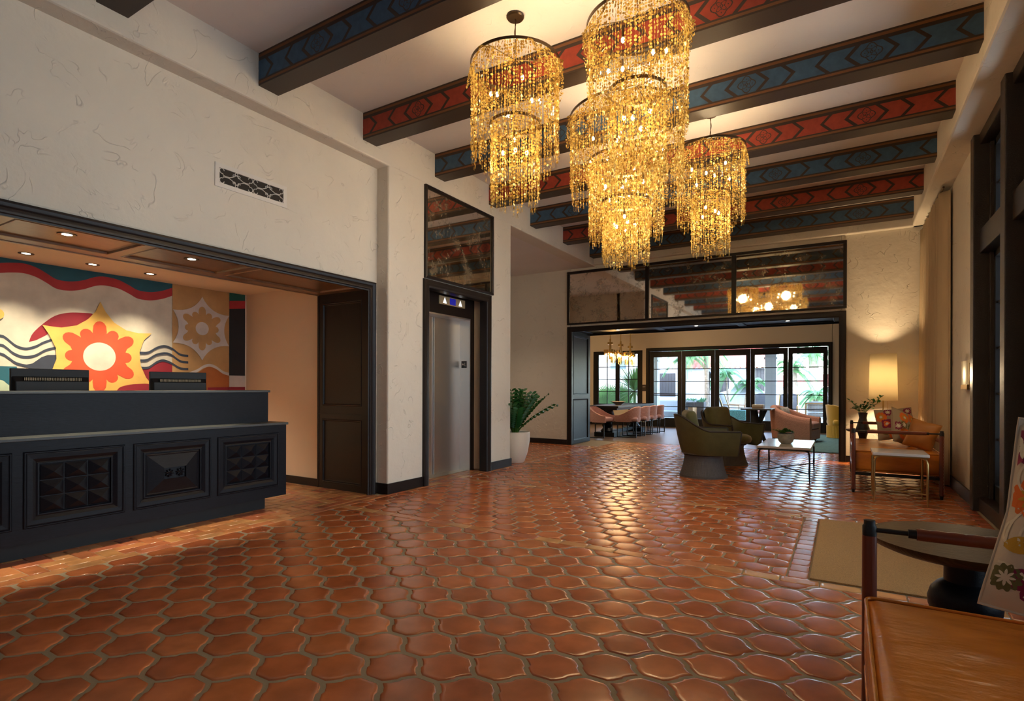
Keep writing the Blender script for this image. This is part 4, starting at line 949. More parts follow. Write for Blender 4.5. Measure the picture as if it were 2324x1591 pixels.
# ------------------------------------------------------------------ leather daybeds
def wrapped(mb, a, b_, r=.022, seg=14): mb.tube([a, tuple((Vector(a)+Vector(b_))/2), b_], r, seg)
def stitches(mb, a, b_, r, side, n):
    a = Vector(a); b_ = Vector(b_); d = (b_-a).normalized(); side = Vector(side); t_ = d.cross(side).normalized(); P = []
    for k in range(n+1):
        p = a+(b_-a)*(k/n); s_ = 1 if k % 2 else -1; P.append(p+side*(r*.96)+t_*(s_*.006))
    mb.tube(P, .0011, 4)
def daybed(label, loc, W=.79, L=1.80, group='leather daybeds'):
    t = thing('daybed', label, 'daybed', loc, 0, group)
    for (x, y) in ((0, 0), (W, 0), (0, L), (W, L)):
        b = MB(); wrapped(b, (x, y, .035), (x, y, .668)); p = b.build('post', M_leather_r, t, smooth=True)
        b = MB(); stitches(b, (x, y, .06), (x, y, .655), .0225, (-.8 if x == 0 else .8, -.6 if y == 0 else .6, 0), 34); b.build('stitching', M_stitch, p)
        b = MB(); b.lathe([(.001, 0), (.014, 0), (.016, .03), (.024, .036), (.024, .04), (.001, .04)], 14, Matrix.Translation((x, y, 0))); b.build('iron_foot', M_black, p, smooth=True)
        b = MB(); b.lathe([(.021, .668), (.021, .70), (.017, .705), (.017, .72), (.001, .722)], 16, Matrix.Translation((x, y, 0))); b.build('iron_cap', M_black, p, smooth=True)
    for y in (0, L):
        b = MB(); wrapped(b, (.13, y, .688), (W-.13, y, .688), .019); p = b.build('end_rail', M_leather_r, t, smooth=True)
        b = MB(); stitches(b, (.14, y, .688), (W-.14, y, .688), .0195, (0, 0, 1), 22); b.build('stitching', M_stitch, p)
        b = MB(); b.tube([(.02, y, .688), (W-.02, y, .688)], .008, 8); b.lathe([(.015, 0), (.015, .022)], 12, Matrix.Translation((.108, y, .688)) @ Matrix.Rotation(pi/2, 4, 'Y')); b.lathe([(.015, 0), (.015, .022)], 12, Matrix.Translation((W-.13, y, .688)) @ Matrix.Rotation(pi/2, 4, 'Y')); b.build('iron_rod', M_black, p, smooth=True)
    b = MB(); wrapped(b, (W, .05, .60), (W, L-.05, .60), .018); b.build('back_rail', M_leather_r, t, smooth=True)
    b = MB()
    for y in (0, L): b.box(.02, W-.02, y-.016, y+.016, .20, .232)
    for x in (0, W): b.box(x-.016, x+.016, .02, L-.02, .20, .232)
    for k in range(5): y = L*(k+1)/6; b.box(.01, W-.01, y-.02, y+.02, .205, .22)
    b.build('seat_frame', M_black, t)
    b = MB(); rbox(b, (W/2, L/2, .355), (W/2+.016, L/2-.03, .115), .028, (24, 40, 6), .014); cu_ = b.build('seat_cushion', M_leather, t, smooth='all')
    b = MB()
    for z in (.466, .244):
        x0, x1, y0, y1 = -.012, W+.012, .036, L-.036; r = .03; P = []
        for cx, cy, a0 in ((x1-r, y0+r, -90), (x1-r, y1-r, 0), (x0+r, y1-r, 90), (x0+r, y0+r, 180)): P += [(cx+r*cos(R(a0+q*22.5)), cy+r*sin(R(a0+q*22.5)), z) for q in range(5)]
        b.tube(P, .0055, 6, closed=True)
    b.build('piping', M_leather, cu_, smooth='all')
    return t
d1 = daybed('tan leather daybed with red-brown wrapped posts, cut off at the bottom right photo corner', (.075, .44, 0))
d2 = dup(d1, (.09, 7.29, 0), label='tan leather daybed with three cushions, beside the curtain under the lamp')
fl1 = [(-.80, .14, .20, 'o'), (-.95, .66, .20, 'p'), (-.94, -.36, .20, 't'), (-.74, -.30, .22, 't'), (-.86, -.68, .14, 'g'), (-.60, -.66, .22, 'p'), (-.55, -.30, .18, 'o'), (-.35, .62, .22, 'g'), (-.92, -.1, .3, 'v'), (-.75, -.1, .4, 'v'), (-.85, .5, .35, 'v'), (-.7, -.85, .4, 'v'), (-.5, -.05, .4, 'v'), (.45, .1, .26, 'p'), (-.05, -.15, .20, 't'), (.35, -.45, .30, 'p'), (.25, .65, .22, 'p'), (-.1, .5, .5, 'v'), (-.6, .05, .5, 'v'), (.1, .0, .6, 'v'), (-.3, -.1, .6, 'v'), (.1, .3, .16, 't'), (.6, -.1, .2, 'o'), (.2, -.85, .14, 'p')]
pillow('embroidered_cushion', 'large linen cushion embroidered with orange and plum flowers on the nearest daybed', 'daybed cushions', (.56, .56), (.66, 2.06, .775), (R(-17), R(9), R(-12)), fl1, mats=EM, thick=.09, seed=2)
pillow('floral_cushion', 'patterned floral cushion leaning at the back of the far daybed', 'daybed cushions', (.40, .40), (.55, 8.52, .715), (R(-14), R(-6), R(6)), [(-.45, .0, .34, 'd'), (.30, .35, .40, 'o'), (.1, -.25, .28, 'g'), (-.1, -.72, .34, 'o'), (-.3, .75, .26, 'p'), (.75, .75, .25, 'p'), (-.75, -.6, .3, 'l'), (.65, -.2, .34, 'o'), (.55, -.75, .3, 'o'), (-.72, .45, .34, 'o'), (.0, .1, .26, 'g')], base=mat('oatmeal_linen', (.36, .29, .20), .9), mats=EM, seed=5)
pillow('floral_cushion', 'flower-patterned cushion standing on edge between the other two on the far daybed', 'daybed cushions', (.38, .42), (.60, 7.98, .70), (R(-14), R(17), R(52)), [(-.4, .45, .34, 'o'), (.35, .5, .4, 'o'), (.1, -.1, .3, 'g'), (-.45, -.5, .36, 'o'), (.3, -.65, .36, 'o'), (-.5, .0, .26, 'g'), (.75, .1, .26, 'p'), (.7, -.25, .3, 'g'), (-.85, -.1, .25, 'p')], base=mat('oatmeal_linen', (.36, .29, .20), .9), mats=EM, seed=9)
pillow('suede_cushion', 'plain caramel suede cushion at the front of the far daybed', 'daybed cushions', (.28, .32), (.745, 7.66, .645), (R(-12), R(16), R(-16)), (), base=M_sofatan, seed=7)

# ------------------------------------------------------------------ side tables
rt = thing('pedestal_table', 'round dark oak pedestal table behind the nearest daybed', 'side table', (.405, 2.76, 0))
b = MB(); b.lathe([(.001, .53), (.27, .53), (.305, .545), (.318, .562), (.32, .573), (.001, .5745)], 72); b.build('table_top', M_oak, rt, smooth=True)
b = MB(); b.lathe([(.001, 0), (.17, 0), (.175, .012), (.15, .03), (.06, .05), (.055, .12), (.06, .20), (.075, .235), (.10, .27), (.116, .31), (.118, .34), (.108, .375), (.088, .40), (.066, .415), (.064, .53)], 40); b.build('pedestal', M_woodd, rt, smooth=True)
def metal_table(name, label, loc, W, Dp, H, mtop, mleg, top=.028, r=.0095, brace=.12):
    t = thing(name, label, 'side table', loc)
    b = MB(); b.box(-W/2, W/2, -Dp/2, Dp/2, H-top, H); b.build('table_top', mtop, t, bevel=.004)
    b = MB(); z = H-top-.012; b.box(-W/2+.004, W/2-.004, -Dp/2+.004, Dp/2-.004, z, z+.0115); b.build('apron', mleg, t)
    for sx in (-1, 1):
        for sy in (-1, 1):
            x, y = sx*(W/2-.016), sy*(Dp/2-.016)
            b = MB(); b.tube([(x-sx*.045, y, z), (x-sx*.012, y, z-.012), (x, y, z-.05), (x+sx*.002, y, z*.6), (x, y, brace+.03), (x, y, brace-.02), (x+sx*.003, y+sy*.003, 0)], [r*.7, r*1.1, r*1.25, r*1.05, r*1.35, r*1.1, r*.6], 8); b.build('leg', mleg, t, smooth=True)
    b = MB(); q = [(-W/2+.016, -Dp/2+.016), (W/2-.016, Dp/2-.016)]
    for s_ in (1, -1): b.tube([((q[0][0]+(q[1][0]-q[0][0])*k/16), s_*(q[0][1]+(q[1][1]-q[0][1])*k/16), brace+.012*sin(pi*k/16)*s_) for k in range(17)], [r*(.75+.12*(k % 2)) for k in range(17)], 7)
    b.build('cross_brace', mleg, t, smooth=True)
    return t
metal_table('coffee_table', 'black iron coffee table with a white marble top and crossed twisted stretchers', (-.645, 8.16, 0), .60, 1.16, .44, M_marble, M_iron)
metal_table('side_table', 'small aged brass table with a white stone top in front of the far daybed', (.485, 6.98, 0), .47, .49, .515, M_marble, M_brass)
# succulent bowl
pp = thing('potted_succulents', 'green succulents in a round grey concrete bowl on the marble coffee table', 'potted plant', (-.655, 8.02, .44))
b = MB(); b.lathe([(.001, 0), (.055, 0), (.085, .03), (.10, .08), (.098, .135), (.088, .135), (.088, .12), (.001, .12)], 28); b.build('bowl', M_conc, pp, smooth=True)
rr = random.Random(3); b = MB(); b2 = MB()
for k in range(15):
    a = rr.uniform(0, 2*pi); r = rr.uniform(0, .085); c_ = Vector((r*cos(a), r*sin(a), .13+.05*(1-r/.1)))
    for q in range(26):
        a2 = q*2.4; e = .15+1.2*q/26; dv = Vector((cos(a2)*cos(e), sin(a2)*cos(e), sin(e)*.9)); leafmesh(b if k % 3 else b2, c_, dv+Vector((cos(a), sin(a), 0))*.3, (0, 0, 1), .045*(1-.3*q/26), .009)
b.build('rosettes', M_leaf2, pp); b2.build('rosettes', M_succ, pp)
b = MB()
for k in range(26):
    a = rr.uniform(2.2, 4.6); L_ = rr.uniform(.08, .16); p0 = Vector((.05*cos(a), .05*sin(a), .14)); 
    for q in range(9): t_ = q/9; leafmesh(b, p0+Vector((cos(a)*L_*t_, sin(a)*L_*t_, .05*t_)), (rr.uniform(-1, 1), rr.uniform(-1, 1), .5), (0, 0, 1), .014, .003)
b.build('trailing_sprigs', M_leaf2, pp)

# vase table, vase, lamp
vt = thing('pedestal_table', 'small round dark table holding the vase behind the far daybed', 'side table', (.235, 9.62, 0))
b = MB(); b.lathe([(.001, .53), (.19, .53), (.215, .545), (.215, .562), (.001, .563)], 48); b.build('table_top', M_oak, vt, smooth=True)
b = MB(); b.lathe([(.001, 0), (.15, 0), (.15, .015), (.05, .03), (.045, .3), (.05, .45), (.07, .53)], 32); b.build('pedestal', M_woodd, vt, smooth=True)
va = thing('flower_vase', 'charcoal waisted vase with leafy green branches on the small round table', 'vase', (.235, 9.60, .563))
b = MB(); b.lathe([(.001, 0), (.085, 0), (.088, .01), (.06, .12), (.048, .17), (.062, .25), (.056, .25), (.042, .18), (.001, .17)], 32); b.build('vessel', M_vase, va, smooth=True)
b = MB(); bl = MB(); rr = random.Random(11)
for (dx, dy, h_) in ((-.17, .02, .22), (-.10, -.05, .16), (.05, .03, .13), (.14, -.02, .20), (.22, .04, .27), (.20, -.06, .20), (-.03, -.06, .12), (.09, .07, .22), (-.13, .06, .1), (.02, 0, .18)):
    P = [Vector((dx*t, dy*t, .20+h_*t+.03*sin(3*t))) for t in [k/8 for k in range(9)]]
    b.tube(P, .0022, 5)
    for k in range(3, 9):
        for s_ in (-1, 1): bb = P[k]; leafmesh(bl, bb, (dx*2+s_*.6*rr.random()-.1, dy+s_*rr.uniform(-.7, .7), rr.uniform(-.2, .7)), (0, 0, 1), rr.uniform(.04, .07), rr.uniform(.012, .02))
b.build('stems', M_leaf2, va); bl.build('leaves', M_leaf, va, smooth='all')
LP = thing('floor_lamp', 'lit brass floor lamp with a tall cream drum shade in the corner', 'floor lamp', (.60, 9.80, 0))
b = MB(); b.lathe([(.001, 0), (.15, 0), (.15, .02), (.02, .03)], 32); b.build('base', M_brass, LP, smooth=True)
b = MB(); b.tube([(0, 0, .02), (0, 0, 1.35)], .011, 10); b.tube([(.055, 0, .98), (.055, 0, .88)], .002, 4); b.box(.052, .058, -.003, .003, .85, .89); b.build('pole', M_brass, LP)
b = MB(); b.lathe([(.182, .99), (.168, 1.68)], 48, cap=False); s_ = b.build('lamp_shade', M_shade, LP, smooth='all'); sd = s_.modifiers.new('t', 'SOLIDIFY'); sd.thickness = .002
b = MB(); b.ball((0, 0, 1.36), .03, 12, 8); b.build('bulb', M_light, LP)
LP.location = (.495, 9.86, 0)
light('lamp_light', 'POINT', (.495, 9.86, 1.18), 80, (1, .72, .40), shadow_soft_size=.06); light('lamp_light', 'POINT', (.495, 9.86, 1.46), 42, (1, .72, .40), shadow_soft_size=.05)

# ------------------------------------------------------------------ shell chairs
def ushell(W, Dp, z0, ztop, th, scale0=.7, nose=.0, power=.8, hook=1.):
    """closed section swept round a U; front is +x. returns (surface fn, rim points)"""
    straight = Dp-W/2
    def path(u):
        Lt = 2*straight+pi*W/2; s_ = u*Lt
        if s_ < straight: return Vector((Dp/2-s_, -W/2, 0)), Vector((0, -1, 0))
        if s_ > Lt-straight: return Vector((Dp/2-straight+(s_-(Lt-straight)), W/2, 0)), Vector((0, 1, 0))
        a = -pi/2-(s_-straight)/(W/2); c_ = Vector((Dp/2-straight, 0, 0)); n_ = Vector((cos(a), sin(a), 0)); return c_+n_*(W/2), n_
    def P(u, h, inn):
        p, n_ = path(u); k = scale0+(1-scale0)*max(0, h)**power; c_ = Vector((Dp/2-straight, 0, 0)); back = 1 if n_.x < -.1 else 0
        q = Vector((p.x if n_.x == 0 else c_.x+(p.x-c_.x), p.y*k, 0)); 
        q.x = (c_.x+(p.x-c_.x)*k) if p.x < c_.x else p.x-(Dp*.04)*(1-k)*2
        zt = ztop(u); return Vector((q.x-n_.x*th*inn, q.y-n_.y*th*inn, z0+(zt-z0)*h))
    def sec(u, v):
        v = v % 1.
        if v < .44: return P(u, v/.44, 0)
        if v < .5: return P(u, 1, 0)+Vector((0, 0, .3*th))+(P(u, 1, 1)-P(u, 1, 0))*((v-.44)/.06)*.5
        if v < .94: return P(u, 1-(v-.5)/.44, 1)
        return P(u, 0, 1)
    return P, sec
def shell_mesh(mb, sec, nu=48, nv=18):
    mb.grid(lambda u, v: sec(u, v*(nv-1)/nv if False else v), nu, nv, closev=True)
    n = nv
    for base in (len(mb.v)-nu*n, len(mb.v)-n): mb.face(tuple(base+k for k in range(n)))
def lounge(label, loc, rz, group=None):
    t = thing('swivel_armchair', label, 'armchair', loc, rz, group)
    def zt(u): s_ = abs(u-.5)*2; return .615+.215*(max(0, 1-(s_/.78)**1)**1.1*1.35 if s_ < .78 else 0)**1 if True else 0
    def ztt(u):
        s_ = abs(u-.5)*2; k = max(0., min(1., (.66-s_)/.50)); return .615+.19*(k*k*(3-2*k))
    P, sec = ushell(.80, .76, .30, ztt, .035, .72, power=.75)
    b = MB(); shell_mesh(b, sec, 56, 18); b.build('shell', M_greens, t, smooth=True)
    b = MB(); b.tube([P(k/56, 1, .5) for k in range(57)], .020, 10, flat=.7)
    for u in (0, 1): b.tube([P(u, h/6, .5) for h in range(7)], .019, 8, flat=.8)
    b.build('wood_rim', mat('dark_rim_wood', (.04, .035, .033), .45, spec=.3), t, smooth=True)
    b = MB(); b.lathe([(.001, .285), (.235, .285), (.285, .31), (.27, .33), (.001, .33)], 40); b.build('seat_pan', M_greywood, t, smooth=True)
    b = MB(); b.lathe([(.001, -.06), (.22, -.065), (.265, -.045), (.282, 0), (.265, .045), (.22, .066), (.12, .078), (.001, .082)], 40, Matrix.Translation((.075, 0, .395)) @ Matrix.Diagonal((1.08, 1, 1, 1))); b.build('seat_cushion', M_green, t, smooth='all')
    b = MB(); rbox(b, (0, 0, 0), (.07, .25, .21), .065, (8, 14, 12), .0, Matrix.Translation((-.155, 0, .665)) @ Matrix.Rotation(R(-12), 4, 'Y')); b.build('back_cushion', M_green, t, smooth='all')
    b = MB(); nn = 96
    def rib(u, v):
        a = 2*pi*u; z = v*.285; r = .235+.065*(1-v)**1.6; rb = (.004*abs(sin(nn*a/2)) if .06 < v < .9 else .004); return ((r+rb)*cos(a), (r+rb)*sin(a), z)
    b.grid(rib, nn*4, 12, closeu=True); b.lathe([(.001, .001), (.30, .001), (.305, .02), (.30, .032)], 48, cap=False); b.lathe([(.24, .262), (.246, .285), (.001, .2855)], 48, cap=False); b.build('ribbed_base', M_greywood, t, smooth=True)
    return t
g1 = lounge('olive swivel tub armchair in front with its back to the camera', (-1.60, 7.56, 0), R(22), 'olive armchairs')
g2 = dup(g1, (-1.55, 8.98, 0), R(-28), label='olive swivel tub armchair behind the other one, showing its seat')

def dining_chair(loc, rz, label):
    t = thing('dining_chair', label, 'chair', loc, rz, 'pink dining chairs')
    def zt(u): s_ = abs(u-.5)*2; k = max(0., min(1., (.95-s_)/.75)); return .52+.20*(k*k*(3-2*k))
    P, sec = ushell(.56, .54, .36, zt, .05, .90)
    b = MB(); shell_mesh(b, sec, 40, 14); b.build('backrest', M_pinkg, t, smooth=True)
    b = MB(); rbox(b, (.01, 0, .42), (.245, .225, .055), .04, (8, 8, 4), .01); b.build('seat', M_pinks, t, smooth='all')
    for s_ in (-1, 1):
        b = MB(); y = s_*.225; b.box(-.23, .23, y-.010, y+.010, 0, .014)
        for x in (-.22, .22): b.box(x-.010, x+.010, y-.010, y+.010, .014, .37)
        b.build('sled_leg', M_black, t)
    b = MB(); b.box(-.23, .23, -.235, .235, .352, .368); b.build('seat_frame', M_black, t)
    return t
M_pinkg = mat('pink_geometric_fabric', (.56, .33, .30), .9)
_n = M_pinkg.node_tree; _c = _n.nodes.new('ShaderNodeTexChecker'); _c.inputs['Scale'].default_value = 70; _c.inputs[1].default_value = (.70, .46, .42, 1); _c.inputs[2].default_value = (.40, .17, .15, 1)
_t = _n.nodes.new('ShaderNodeTexCoord'); _n.links.new(_t.outputs['Object'], _c.inputs[0]); _n.links.new(_c.outputs[0], _n.nodes['Principled BSDF'].inputs['Base Color'])
q1 = dining_chair((-4.93, 12.14, 0), R(-4), 'pink patterned dining chair on the left of the table, nearest the wood jamb')
for (x, y, rz, lb) in ((-4.37, 12.62, 184, 'pink patterned dining chair at the near right of the table'), (-4.33, 13.22, 180, 'pink patterned dining chair, second along the right of the table'), (-4.32, 13.78, 180, 'pink patterned dining chair, third along the right of the table'), (-4.30, 14.34, 180, 'pink patterned dining chair, fourth along the right, by the garden doors')):
    dup(q1, (x, y, 0), R(rz), label=lb)
dt = thing('dining_table', 'long dark trestle dining table with two turned pedestals in the lounge', 'dining table', (-4.95, 13.8, 0))
b = MB(); b.box(-.42, .38, -1.4, 1.5, .675, .73); b.build('table_top', M_woodd, dt, bevel=.006)
b = MB()
b.box(-.38, .34, -1.36, 1.46, .63, .675); b.build('apron', M_woodd, dt)
for y in (-1.25, .75):
    b = MB(); b.lathe([(.14, .10), (.16, .13), (.10, .20), (.13, .28), (.10, .34), (.15, .44), (.17, .52), (.14, .63)], 24, Matrix.Translation((.05, y, 0))); b.box(-.2, .3, y-.2, y+.2, 0, .10); b.build('pedestal', M_woodd, dt, smooth=True)
b = MB(); b.box(0, .1, -1.25, .75, .05, .12); b.build('stretcher', M_woodd, dt)
bw = thing('fruit_bowl', 'wide shallow ceramic bowl on the dining table', 'bowl', (-4.93, 13.4, .73))
b = MB(); b.lathe([(.001, 0), (.07, 0), (.075, .01), (.20, .085), (.192, .085), (.07, .02), (.001, .018)], 32); b.build('bowl_body', M_conc, bw, smooth=True)
# pink club chair, mustard chair
pk = thing('club_chair', 'pink woven rolled-arm club chair on the teal rug', 'armchair', (-.98, 13.62, 0), R(-12))
def zt(u): s_ = abs(u-.5)*2; k = max(0., min(1., (.98-s_)/.92)); return .47+.25*(k*k*(3-2*k))
P, sec = ushell(.88, .92, .06, zt, .15, .88)
b = MB(); shell_mesh(b, sec, 48, 24); b.build('backrest', M_pink, pk, smooth=True)
b = MB(); b.tube([P(k/48, 1, .5) for k in range(49)], .068, 12); b.build('rolled_arm', M_pink, pk, smooth=True)
b = MB(); rbox(b, (.12, 0, .36), (.37, .29, .075), .05, (10, 10, 4), .02); b.build('seat_cushion', M_pinks, pk, smooth='all')
b = MB(); b.box(-.25, .47, -.30, .30, .06, .28); b.build('seat_base', M_pinks, pk, bevel=.02)
b = MB()
for x in (-.3, .38):
    for y in (-.3, .3): b.lathe([(.022, 0), (.03, .07)], 10, Matrix.Translation((x, y, 0)))
b.build('feet', M_woodd, pk)
pillow('striped_cushion', 'small grey and white cushion inside the pink club chair', None, (.36, .30), (-1.12, 13.62, .60), (R(-15), 0, R(70)), [(x/5-.8, 0, .3, 'v') for x in range(8)], base=mat('pale_grey_weave', (.45, .42, .40), .9, var=.5, vscale=30), mats=[M_vase]*5, seed=4)
yc = thing('fringed_chair', 'mustard velvet tub chair with a fringed skirt, behind the right of the opening', 'armchair', (-.02, 14.95, 0), R(20))
def zt(u): s_ = abs(u-.5)*2; k = max(0., min(1., (1.-s_)/.8)); return .48+.30*(k*k*(3-2*k))
P, sec = ushell(.76, .72, .25, zt, .08, .86)
b = MB(); shell_mesh(b, sec, 40, 16); b.build('backrest', M_yellow, yc, smooth=True)
b = MB(); rbox(b, (.03, 0, .38), (.31, .28, .07), .05, (8, 8, 4), .02); b.build('seat_cushion', M_yellow, yc, smooth='all')
b = MB(); b.grid(lambda u, v: ((.335+.006*sin(u*2*pi*60))*cos(2*pi*u), (.335+.006*sin(u*2*pi*60))*sin(2*pi*u), .02+.28*v), 240, 4, closeu=True); b.build('fringe_skirt', M_yellow, yc, smooth='all')
xt = thing('trestle_table', 'narrow grey-topped table on crossed black legs by the garden doors', 'table', (-1.62, 13.0, 0))
b = MB(); b.box(-.28, .32, -.42, .42, .70, .73); b.build('table_top', M_slate, xt, bevel=.004)
for s_ in (-1, 1):
    b = MB(); Mx = Matrix.Translation((.03, s_*.02, .35)) @ Matrix.Rotation(R(21)*s_, 4, 'Y'); b.box(-.035, .035, -.03, .03, -.375, .375, Mx); b.build('leg', M_black, xt)
    b = MB(); Mx = Matrix.Translation((.03, s_*.10, .35)) @ Matrix.Rotation(R(9)*s_, 4, 'Y') @ Matrix.Rotation(R(18)*s_, 4, 'X'); b.box(-.03, .03, -.03, .03, -.375, .375, Mx); b.build('leg', M_black, xt)
for k, (c_, lb) in enumerate((((.30, .20, .12), 'brown clothbound book at the bottom of the pile on the trestle table'), ((.50, .44, .34), 'cream book on top of the pile on the trestle table'))):
    b = MB(); b.box(-.11, .11, -.15, .15, 0, .038); b.build('book', mat('book_cover_%d' % k, c_, .7), bevel=.003, loc=(-1.60, 13.0, .7305+.0385*k), **tag(lb, 'book', 'books on the trestle table'))
b = MB(); b.box(-1.42, 1.6, 10.66+.0, 14.9, .0, .014)
RG = b.build('area_rug', M_rug, **tag('teal and blue area rug under the lounge seating', 'rug')); RG.location = (0, .78, .0)
b = MB(); b.box(-.178, 1.05, 3.83, 5.62, -.004, .006); b.build('entrance_mat', M_coir, **tag('tan coir mat set in the tiled floor by the window wall', 'door mat'))

# ------------------------------------------------------------------ potted ZZ plant
zz = thing('potted_plant', 'glossy dark green feathery-leaved plant in a tall cream pot beyond the pier', 'potted plant', (-4.40, 7.37, 0))
b = MB(); b.lathe([(.001, 0), (.13, 0), (.15, .02), (.20, .16), (.232, .34), (.235, .47), (.226, .48), (.21, .47), (.205, .44), (.001, .44)], 40); b.build('pot', M_pot, zz, smooth=True)
b = MB(); b.lathe([(.001, .445), (.20, .445)], 20, cap=False); b.build('soil', M_soil, zz)
rr = random.Random(21); b = MB(); bl = MB()
for k in range(46):
    a = 2*pi*k/15.5+rr.uniform(-.2, .2); lean = rr.uniform(.06, .50); H_ = rr.uniform(.46, .72)*(1-.25*lean)
    if k in (1, 2): lean = .60; H_ = .44
    P = [Vector((cos(a)*(.04+lean*t**1.6), sin(a)*(.04+lean*t**1.6), .44+H_*t)) for t in [q/12 for q in range(13)]]
    b.tube(P, [.008*(1-.6*q/12) for q in range(13)], 6)
    for q in range(3, 13):
        d = (P[q]-P[q-1]).normalized(); sd_ = d.cross(Vector((sin(a), -cos(a), 0))).normalized() if False else Vector((-sin(a), cos(a), 0))
        for s_ in (-1, 1):
            leafmesh(bl, P[q], sd_*s_+d*.6, Vector((cos(a), sin(a), .4)), .105*(1-.3*abs(q-8)/8), .0175)
b.build('stems', M_leaf2, zz); bl.build('leaves', M_leaf, zz, smooth='all')
# ------------------------------------------------------------------ outside
b = MB(); b.box(-16, 12, 16.56, 60, -.2, -.01); b.build('floor', M_stone, **S)
b = MB(); b.box(-9.5, 3, 16.62, 19.7, 2.52, 2.8); b.build('ceiling', M_stucco, **S)
def column(x, y, label, w_=.16):
    t = thing('porch_column', label, 'column', (x, y, 0))
    b = MB(); b.box(-w_, w_, -w_, w_, 0, 2.28); b.build('shaft', M_stucco, t, bevel=.01)
    b = MB(); b.box(-w_-.03, w_+.03, -w_-.03, w_+.03, 2.08, 2.14); b.box(-w_-.06, w_+.06, -w_-.06, w_+.06, 2.24, 2.52); b.box(-w_-.04, w_+.04, -w_-.04, w_+.04, 0, .14); b.build('capital', M_stucco, t, bevel=.01)
column(-1.99, 19.2, 'white square porch column seen through the fourth garden door')
column(-5.75, 19.2, 'white square porch column seen through the first garden door')
column(1.6, 19.2, 'white square porch column at the far right of the terrace')
H1 = thing('villa', 'long white stucco villa with red tiled roof behind the first garden doors', 'building', (0, 26, 0))
b = MB(); b.box(-14, -2.96, 0, 5, -.1, 2.05); b.box(-14, -6.2, -2, 5, -.1, 2.9); b.build('wall', M_stucco, H1, fix=False)
def roof(mb, x0, x1, y0, z0, rise, depth, pitch=.22):
    n_ = int((x1-x0)/pitch)
    def f(u, v):
        x = x0+(x1-x0)*u; c_ = abs(sin(pi*(x-x0)/pitch))*.07; st = .03*((v*10) % 1); return (x, y0+depth*v, z0+rise*v+c_+st)
    mb.grid(f, n_*6, 30)
b = MB(); roof(b, -6.3, -2.8, -.3, 2.02, 1.5, 3.2); b.build('roof', M_rooft, H1, smooth='all')
b = MB(); roof(b, -14, -6.1, -2.3, 2.88, 1.2, 3.0); b.build('roof', M_rooft, H1, smooth='all')
for x, z in ((-4.75, 1.35), (-6.6, 1.3), (-9.5, 1.6), (-3.3, 1.5)):
    yy_ = -.02 if x > -6.2 else -2.02
    b = MB(); b.box(x-.35, x+.35, yy_-.02, yy_+.02, z-.5, z+.5); wd_ = b.build('window', M_vase, H1)
    b = MB()
    for q in range(6): b.box(x-.33+.13*q, x-.32+.13*q, yy_-.08, yy_-.07, z-.5, z+.5)
    b.build('bars', M_black, wd_)
b = MB(); b.add([(x, -.6, z) for x, z in [(-4.9, 0), (-4.9, .80), (-4.5, .95), (-4.15, 1.05), (-3.95, 1.28), (-3.6, 1.42), (-3.2, 1.34), (-3.0, 1.1), (-2.6, .98), (-2.2, .9), (-2.2, 0)]]+[(x, -.2, z) for x, z in [(-4.9, 0), (-4.9, .80), (-4.5, .95), (-4.15, 1.05), (-3.95, 1.28), (-3.6, 1.42), (-3.2, 1.34), (-3.0, 1.1), (-2.6, .98), (-2.2, .9), (-2.2, 0)]], [tuple(range(11)), tuple(range(21, 10, -1))]+[(i, (i+1) % 11, 11+(i+1) % 11, 11+i) for i in range(11)])
fp = b.build('garden_wall', M_stucco, loc=(0, 24.6, 0), **tag('curved-top white garden wall in front of the villa', 'wall'))
H2 = thing('villa', 'low white villa with red tiled roof seen through the rightmost garden door', 'building', (0, 36, 0))
b = MB(); b.box(-3.6, 6, 0, 5, -.1, 1.25); b.build('wall', M_stucco, H2)
b = MB(); roof(b, -3.8, 6.2, -.4, 1.22, .75, 3.0, .26); b.build('roof', M_rooft, H2, smooth='all')
b = MB(); b.box(-2.4, 6, 25.2, 25.4, 0, .62); b.build('garden_wall', M_stucco, **tag('low plain white garden wall across the right of the terrace', 'wall'))
def palm(name, label, x, y, H_, Rf, nf, seed, tr=.09, fan=False, grp='palms outside'):
    rr = random.Random(seed); t = thing(name, label, 'palm', (x, y, 0), 0, grp); b = MB(); lean = rr.uniform(-.15, .15)
    b.tube([(lean*(k/8)**2, 0, H_*k/8) for k in range(9)], [tr*(1.25-.35*k/8)*(1.1 if k % 2 else 1) for k in range(9)], 10); b.build('trunk', M_trunk, t, smooth=True)
    b = MB()
    for k in range(nf):
        a = 2*pi*k/nf+rr.uniform(-.2, .2); el = rr.uniform(-.3, 1.3); L_ = Rf*rr.uniform(.8, 1.1); P = []
        for q in range(10):
            s_ = q/9; r_ = L_*s_*cos(el*.8)*(1-.1*s_); z = L_*(sin(el)*s_-.75*s_*s_); P.append(Vector((lean+cos(a)*r_, sin(a)*r_, H_+z)))
        if fan:
            c_ = P[5]; d0 = (P[6]-P[4]).normalized(); sd_ = Vector((-sin(a), cos(a), 0)); b.tube(P[:6], .01, 4)
            for q in range(-9, 10):
                an = q*.15; d = d0*cos(an)+sd_*sin(an); leafmesh(b, c_, d, (0, 0, 1), L_*.55, .018)
        else:
            b.tube(P, .008, 4)
            for q in range(1, 10):
                d = (P[q]-P[q-1]).normalized(); sd_ = Vector((-sin(a), cos(a), 0))
                for h2 in (0, .33, .66):
                    p = P[q]-(P[q]-P[q-1])*h2
                    for s_ in (-1, 1): leafmesh(b, p, sd_*s_+d*.7-Vector((0, 0, .35)), (0, 0, 1), L_*.30*(1-.5*q/10), .014)
    b.build('fronds', M_palm, t)
